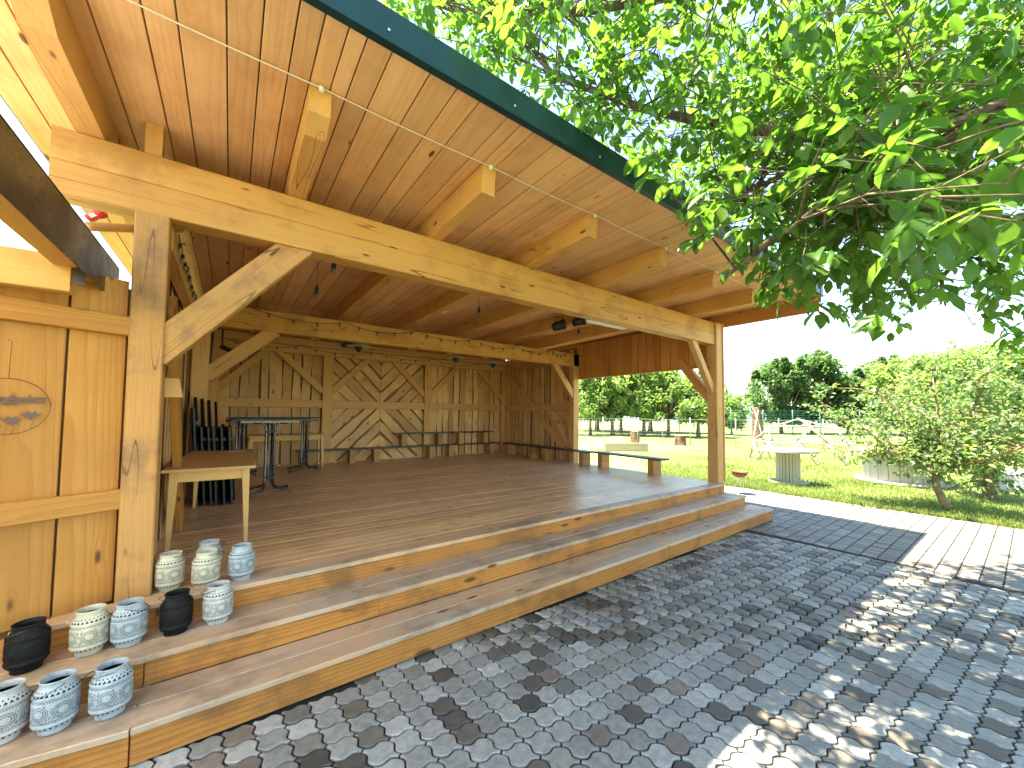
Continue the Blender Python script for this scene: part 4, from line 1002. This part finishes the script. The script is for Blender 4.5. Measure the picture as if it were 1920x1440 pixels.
def simple_tree(name, h, cr, trunk_h, nclump, per, leaf, mat, bark, r0=.12, flat=.8, seed=1, lean=(0, 0), cone=False):
    rr = random.Random(seed); t = empty(name, (0, 0, 0)); cs, rs, lst = [], [], []
    top = Vector((lean[0], lean[1], trunk_h))
    tp = [Vector((0, 0, -.05)), Vector((lean[0] * .25, lean[1] * .25, trunk_h * .3)), Vector((lean[0] * .7, lean[1] * .7, trunk_h * .7)), top]
    v, f = tube_vf(tp, [r0 * 1.35, r0, r0 * .85, r0 * .75], 9); mob('trunk', v, f, bark, t, smooth=True)
    for k in range(nclump):
        a = k * 2.39996 + rr.uniform(-.4, .4); u = (k + .5) / nclump; z = trunk_h * .92 + (h - trunk_h * .92) * u
        if cone: rad = cr * (1 - u) ** .8 * rr.uniform(.6, 1.05)
        else: rad = cr * math.sin(math.pi * (.16 + .78 * u)) ** .8 * rr.uniform(.35, 1.12)
        c = Vector((top.x + rad * math.cos(a), top.y + rad * math.sin(a), z)); cs.append(np.array(c)); rs.append(cr * rr.uniform(.17, .38))
        mid = top.lerp(c, .5) + Vector((0, 0, -.12 * (c - top).length))
        lst.append(([top + Vector((0, 0, -.1)), mid, c, c + (c - mid) * .3], [r0 * .5, r0 * .32, r0 * .16, r0 * .07]))
    if name in ('dark_tree', 'orchard_tree'):
        for k in range(16 if name == 'dark_tree' else 9):
            a = rr.uniform(0, 6.28); q = cr * rr.uniform(.1, .85); z0 = h * rr.uniform(.72, .98)
            for j in range(4): cs.append(np.array((top.x + q * math.cos(a), top.y + q * math.sin(a), z0 + j * .26))); rs.append(cr * (.13 - .02 * j))
    tubes('branches', t, bark, lst, 6)
    put(bpy.data.objects.new('crown', make_crown('crown', cs, rs, per, leaf, mat, flat)), t)
    return t
def plant(root, x, y, sc, rot, label, cat, group):
    root.matrix_basis = Matrix.Translation((x, y, 0)) @ Matrix.Rotation(rot, 4, 'Z') @ Matrix.Scale(sc, 4); tag(root, label, cat, group); return root
oA = simple_tree('orchard_tree', 5.6, 2.7, 1.75, 34, 130, .30, M['orch'], M['barkt'], .16, seed=3)
oB = simple_tree('orchard_tree', 5.2, 2.5, 1.6, 30, 130, .30, M['orch'], M['barkt'], .15, seed=9)
og = 'orchard trees beyond the wire fence'
spots = [(25.0, 23.9, .86, 'orchard tree seen at the left edge of the side opening'), (27.1, 23.2, 1.12, 'second orchard tree from the left in the side opening'), (31.8, 26.1, 1.15, 'slim trunked orchard tree standing in the second row'), (28.7, 21.0, 1.18, 'orchard tree in the middle of the side opening'), (29.5, 19.1, .92, 'orchard tree right of the middle in the side opening'), (31.6, 17.6, .98, 'orchard tree nearest the front corner post'), (36, 25.5, 1.45, 'orchard tree in the back row behind the middle'), (38.5, 21.5, .95, 'orchard tree in the back row behind the corner post'), (33, 30.5, 1.5, 'orchard tree in the back row at left')]
for k, (x, y, sc, lb) in enumerate(spots):
    src = (oA, oB)[k % 2]; r_ = src if k < 2 else copytree(src); plant(r_, x, y, sc, k * 1.3, lb, 'tree', og)
dA = simple_tree('dark_tree', 7.2, 2.9, 1.4, 44, 150, .36, M['dkgreen'], M['barkt'], .2, seed=21)
dl = [(46.5, 16.6, 1.02, 'dark green bushy tree at the left end of the green fence'), (49.5, 14.6, 1.14, 'dark green tree behind the middle of the green fence'), (52.0, 12.2, .82, 'dark tree just right of the two tallest behind green fence'), (55.0, 9.6, 1.05, 'dark tree behind the small tree crown')]
for k, (x, y, sc, lb) in enumerate(dl): plant(dA if k == 0 else copytree(dA), x, y, sc, k * 2.1, lb, 'tree', 'dark trees behind the green fence')
lA = simple_tree('broad_tree', 6.6, 3.2, 1.5, 44, 150, .36, M['orch'], M['barkt'], .2, seed=33)
ll = [(50, 7.6, 1.05, 'pale green broad tree right of the dark group'), (47, 4.4, 1.05, 'pale green broad tree behind the small tree at right'), (44, 1.2, 1.05, 'pale green broad tree at the right picture edge'), (38.6, 18.1, .55, 'thin pale tree beside the corner post')]
for k, (x, y, sc, lb) in enumerate(ll): plant(lA if k == 0 else copytree(lA), x, y, sc, k * 1.7, lb, 'tree', 'pale broad trees at the garden end')
# small fruit tree beside the path, with its ivy-clad neighbour
def fruit_tree(name, x, y, label, limbs, nleaf, leaf, trunk, r0, seed):
    rr = random.Random(seed); t = tag(empty(name, (x, y, 0)), label, 'tree')
    b = Vector((x, y, 0)); tp = [b + Vector(p) for p in trunk]
    v, f = tube_vf(tp, [r0 * (1.25 - .5 * i / (len(tp) - 1)) for i in range(len(tp))], 10); mob('trunk', v, f, M['barks'], t, smooth=True)
    top = tp[-1]; lst, tips = [], []
    for L in limbs:
        pts = [top] + [b + Vector(p) for p in L]; lst.append((pts, [r0 * .62 * (1 - .8 * i / (len(pts) - 1)) for i in range(len(pts))]))
        for i in range(len(pts) - 1):
            for q in (.25, .6, .95):
                c = pts[i].lerp(pts[i + 1], q)
                for _ in range(3):
                    e = c + Vector((rr.gauss(0, .34), rr.gauss(0, .34), rr.gauss(.08, .22))); lst.append(([c, c.lerp(e, .5) + Vector((0, 0, .04)), e], [.010, .007, .003])); tips.append((c, e))
    tubes('branches', t, M['barks'], lst, 6)
    P, Dd = [], []
    for _ in range(nleaf):
        c, e = rr.choice(tips); q = rr.uniform(.25, 1.15); p = c.lerp(e, q) + Vector((rr.gauss(0, .085), rr.gauss(0, .085), rr.gauss(0, .07))); P.append(tuple(p)); Dd.append(tuple((e - c).normalized()))
    P = np.array(P); Dd = np.array(Dd) * .6 + rand_unit(nleaf) * .8; Dd[:, 2] -= .3; nr = rand_unit(nleaf) * .7 + np.array([0, 0, 1.])
    me = instance_mesh('crown', LEAF_V, LEAF_F, P, frames_from(Dd, nr), leaf * rng.uniform(.65, 1.25, nleaf), M['fruit'])
    put(bpy.data.objects.new('crown', me), t); return t
# right/left in the picture = -/+ y here, so limbs spread mostly in y
fruit_tree('fruit_tree', 10.7, 1.0, 'small fruit tree with bent brown trunk beside the paved path',
    [[(-.1, .55, 1.05), (-.2, 1.15, 1.5), (-.3, 1.75, 1.75)], [(.1, .35, 1.25), (.15, .75, 1.95), (.1, 1.05, 2.3)], [(.0, .10, 1.3), (.1, .15, 2.0), (.1, .2, 2.65)], [(.2, -.35, 1.2), (.3, -.75, 1.7), (.4, -1.2, 2.05)], [(-.2, -.5, 1.05), (-.3, -1.05, 1.4), (-.4, -1.6, 1.5)], [(.5, .2, 1.2), (1.1, .4, 1.6), (1.5, .5, 2.0)], [(-.35, .55, 1.0), (-.55, .85, 1.1), (-.6, 1.0, 1.0)], [(.1, -.15, 1.4), (.2, -.4, 2.2), (.2, -.5, 2.6)]],
    5400, .10, [(0, 0, -.03), (.0, .10, .18), (.0, .19, .45), (.0, .20, .80)], .062, 11)
fruit_tree('fruit_tree', 13.1, .62, 'second small fruit tree with ivy on its trunk behind the bent one',
    [[(.1, .5, 1.4), (.2, 1.0, 1.9), (.1, 1.5, 2.3)], [(.0, .1, 1.6), (.1, .15, 2.3), (.1, .2, 3.0)], [(.2, -.5, 1.4), (.3, -1.0, 1.9), (.4, -1.5, 2.3)], [(-.2, -.6, 1.2), (-.3, -1.3, 1.5), (-.4, -2.0, 1.7)], [(.5, .2, 1.5), (1.1, .4, 1.9), (1.5, .5, 2.3)], [(-.4, .2, 1.3), (-.8, .3, 1.6), (-1.0, .3, 1.9)], [(.0, .03, .3), (.02, .05, .55), (.0, .05, .8)]],
    4300, .115, [(0, 0, -.03), (.0, .05, .3), (.0, .08, .7), (.0, .05, 1.05)], .10, 12)

# ---- the big walnut overhead
wt = tag(empty('walnut_tree', (6.6, -2.4, 0)), 'large walnut tree whose leafy boughs hang over the yard at upper right', 'tree')
v, f = tube_vf([(6.6, -2.4, -.05), (6.55, -2.35, .8), (6.4, -2.2, 1.8), (6.2, -2.0, 2.9)], [.34, .27, .24, .22], 14); mob('trunk', v, f, M['barkt'], wt, smooth=True)
LIMBS = [
    [(6.2, -2.0, 2.9), (5.3, -.6, 3.9), (4.76, .0, 4.24), (3.96, .62, 3.88), (3.25, 1.16, 3.58), (2.8, 1.45, 3.30)],
    [(6.2, -2.0, 2.9), (5.4, -1.2, 4.6), (4.2, -.2, 5.1), (3.1, .7, 5.0), (2.3, 1.3, 4.7)],
    [(6.2, -2.0, 2.9), (4.6, -1.3, 3.6), (3.4, -.2, 3.55), (2.7, .45, 3.15), (2.35, .80, 2.75)],
    [(6.2, -2.0, 2.9), (6.0, -.8, 4.6), (5.5, .6, 5.3), (4.9, 1.5, 5.5), (4.2, 2.1, 5.4)],
    [(6.2, -2.0, 2.9), (6.6, -.6, 3.6), (6.2, .3, 3.7), (5.8, .55, 3.2), (5.5, .5, 2.85)],
    [(6.2, -2.0, 2.9), (5.0, -1.6, 5.6), (3.6, -.6, 6.2), (2.2, .6, 6.0), (1.4, 1.6, 5.7)],
    [(6.2, -2.0, 2.9), (6.4, -1.8, 5.4), (6.2, .2, 6.6), (5.6, 1.8, 6.8)],
    [(6.2, -2.0, 2.9), (4.4, -2.0, 4.4), (2.6, -1.2, 4.8), (1.2, -.2, 4.6)],
    [(4.2, -.2, 5.1), (3.2, 1.2, 5.2), (2.2, 2.2, 5.1), (1.5, 2.9, 5.2), (.9, 3.4, 5.5)],
    [(3.96, .62, 3.88), (3.3, 1.5, 4.2), (2.7, 2.0, 4.4), (2.0, 2.3, 4.5), (1.5, 2.4, 4.75)],
    [(4.76, .0, 4.24), (4.5, 1.1, 4.3), (4.1, 1.7, 4.2), (3.6, 1.9, 4.1)],
    [(5.5, .6, 5.3), (5.3, 1.2, 5.2), (4.9, 1.8, 5.1), (4.3, 2.3, 5.0)],
    [(5.4, -1.2, 4.6), (5.0, .4, 4.7), (4.6, 1.2, 4.7), (4.0, 1.6, 4.6)],
    [(3.4, -.2, 3.55), (3.1, .7, 3.2), (2.9, 1.1, 2.95), (2.75, 1.35, 2.72)],
]
lst = []
for L in LIMBS:
    n_ = len(L); lst.append((L, [.052 * (1 - i / (n_ - .8)) ** 1.0 + .006 for i in range(n_)]))
for pts, rad in lst: v, f = tube_vf(pts, rad, 9); mob('limb', v, f, M['barkt'], wt, smooth=True)
# silhouette limits of the crown as seen over the yard: lower edge height by picture column (keeps boughs off the roof and out of the open view)
ex = np.array([-5000, 690, 760, 830, 900, 960, 1040, 1120, 1200, 1270, 1300, 1340, 1400, 1440, 1480, 1600, 1680, 1720, 1760, 1830, 1920, 3000])
ey = np.array([-400, 0, 45, 110, 130, 170, 220, 280, 330, 390, 460, 480, 540, 585, 585, 600, 625, 560, 545, 640, 665, 760])
tw, anchors = [], []
rr = random.Random(42)
def ok(p, m=0):
    u, v_, d = project(np.array([p]))
    if d[0] < .1: return True
    if u[0] > 2300 or u[0] < -800: return True
    return v_[0] < np.interp(u[0], ex, ey) - m
for li, L in enumerate(LIMBS):
    for i in range(1, len(L) - 1):
        A, B = Vector(L[i]), Vector(L[i + 1]); n_ = int((B - A).length / (.10 if li in (0, 2, 8, 9, 4, 11) and i >= 2 else .155)) + 1
        for k in range(n_):
            c = A.lerp(B, k / n_)
            for _ in range(3):
                d = Vector((rr.gauss(-.15, 1), rr.gauss(.1, 1), rr.gauss(.05, .6))).normalized(); e = c + d * rr.uniform(.45, 1.15) + Vector((0, 0, -.12))
                if not ok(e, 8): continue
                m_ = c.lerp(e, .5) + Vector((0, 0, .06)); tw.append(([c, m_, e], [.009, .005, .0025])); anchors.append((c, m_, e))
                for _ in range(3):
                    q = rr.uniform(.4, 1.); s0 = c.lerp(e, q); d2 = (d * .6 + Vector((rr.gauss(0, .8), rr.gauss(0, .8), rr.gauss(-.1, .6)))).normalized(); e2 = s0 + d2 * rr.uniform(.2, .5)
                    if ok(e2, 4): tw.append(([s0, s0.lerp(e2, .5), e2], [.004, .0025, .0015])); anchors.append((s0, s0.lerp(e2, .5), e2))
tubes('twigs', wt, M['barkt'], tw, 5)
P, Dd = [], []
for (a, m_, e) in anchors:
    for _ in range(2 if rr.random() < .55 else 1):
        # one compound leaf: 5 leaflets on a drooping stalk
        q = rr.uniform(.35, 1.); b = a.lerp(e, q); d = ((e - a).normalized() * .7 + Vector((rr.gauss(0, .7), rr.gauss(0, .7), rr.gauss(-.25, .5)))).normalized()
        side = d.cross(Vector((0, 0, 1))); side = side.normalized() if side.length > .1 else Vector((1, 0, 0)); Ls = rr.uniform(.10, .22)
        for (t_, s_) in ((.45, 1), (.5, -1), (.8, 1), (.85, -1), (1., 0)):
            p = b + d * Ls * t_ + Vector((0, 0, -.05 * t_ * t_)); ld = d * (.45 if s_ else 1.) + side * s_ * .9 + Vector((rr.gauss(0, .25), rr.gauss(0, .25), -.55 + rr.gauss(0, .3)))
            P.append(tuple(p)); Dd.append(tuple(ld))
P = np.array(P); Dd = np.array(Dd)
u, v_, d = project(P); lim = np.interp(u, ex, ey); keep = (d < .1) | (v_ < lim + 6) | (u > 2300) | (u < -800)
# no leaves right at the lens
keep &= np.linalg.norm(P - np.array([0, 0, CAM_H]), axis=1) > 2.0
P, Dd = P[keep], Dd[keep]; K = len(P)
print('walnut leaves', K)
nr = rand_unit(K) * .55 + np.array([0, 0, 1.]); fr = frames_from(Dd, nr); sc = .092 * rng.uniform(.55, 1.35, K) * np.where(P[:, 2] < 3.3, 1.25, 1.)
u, v_, d = project(P); px = np.where((d > .1) & (u > 0) & (u < 1920) & (v_ > 0) & (v_ < 1440), sc / np.maximum(d, .3), 0)
order = np.argsort(-px); big = order[:300]; rest = order[300:]
lme = [fastmesh('leaf', LEAF_V * np.array([1, .9 + .08 * k, .6 + .5 * k]), LEAF_F, M['walnut'], np.full(len(LEAF_F), .33 * k)) for k in range(3)]
for k, i in enumerate(big):
    m = Matrix.Identity(4)
    for a in range(3):
        for b in range(3): m[a][b] = fr[i][a][b] * sc[i]
        m[a][3] = P[i][a]
    put(bpy.data.objects.new('leaf', lme[k % 3]), wt, m)
me = instance_mesh('foliage', LEAF_V, LEAF_F, P[rest], fr[rest], sc[rest], M['walnut'])
tag(put(bpy.data.objects.new('foliage', me), wt), kind='stuff')

# ================================================================== GRASS
K = 130000
gx = 10.0 + rng.random(K) ** 1.7 * 20; gy = -2.5 + rng.random(K) * (8.5 + (gx - 9) * .9); gy += rng.normal(0, .1, K)
gx += .03 * np.sin(gy * 9)
P = np.c_[gx, gy, np.where(gx > 13, -.02, -.004)]; dr = np.c_[rng.normal(0, .45, (K, 2)), np.ones(K)]; nr = rand_unit(K); nr[:, 2] *= .2
BV = np.array([(0, -.07, 0), (0, .07, 0), (.55, .05, .03), (.55, -.05, .03), (1, 0, .16)], float); BF = np.array([(0, 1, 2), (0, 2, 3), (3, 2, 4)])
scl = rng.uniform(.035, .10, K) * (1 + .5 * np.clip(np.sin(gx * 1.3) * np.sin(gy * 1.7), 0, 1))
me = instance_mesh('grass', BV, BF, P, frames_from(dr, nr), scl, M['grassb'])
tag(put(bpy.data.objects.new('grass', me)), 'short meadow grass growing on the lawn beyond the path', 'grass', kind='stuff')
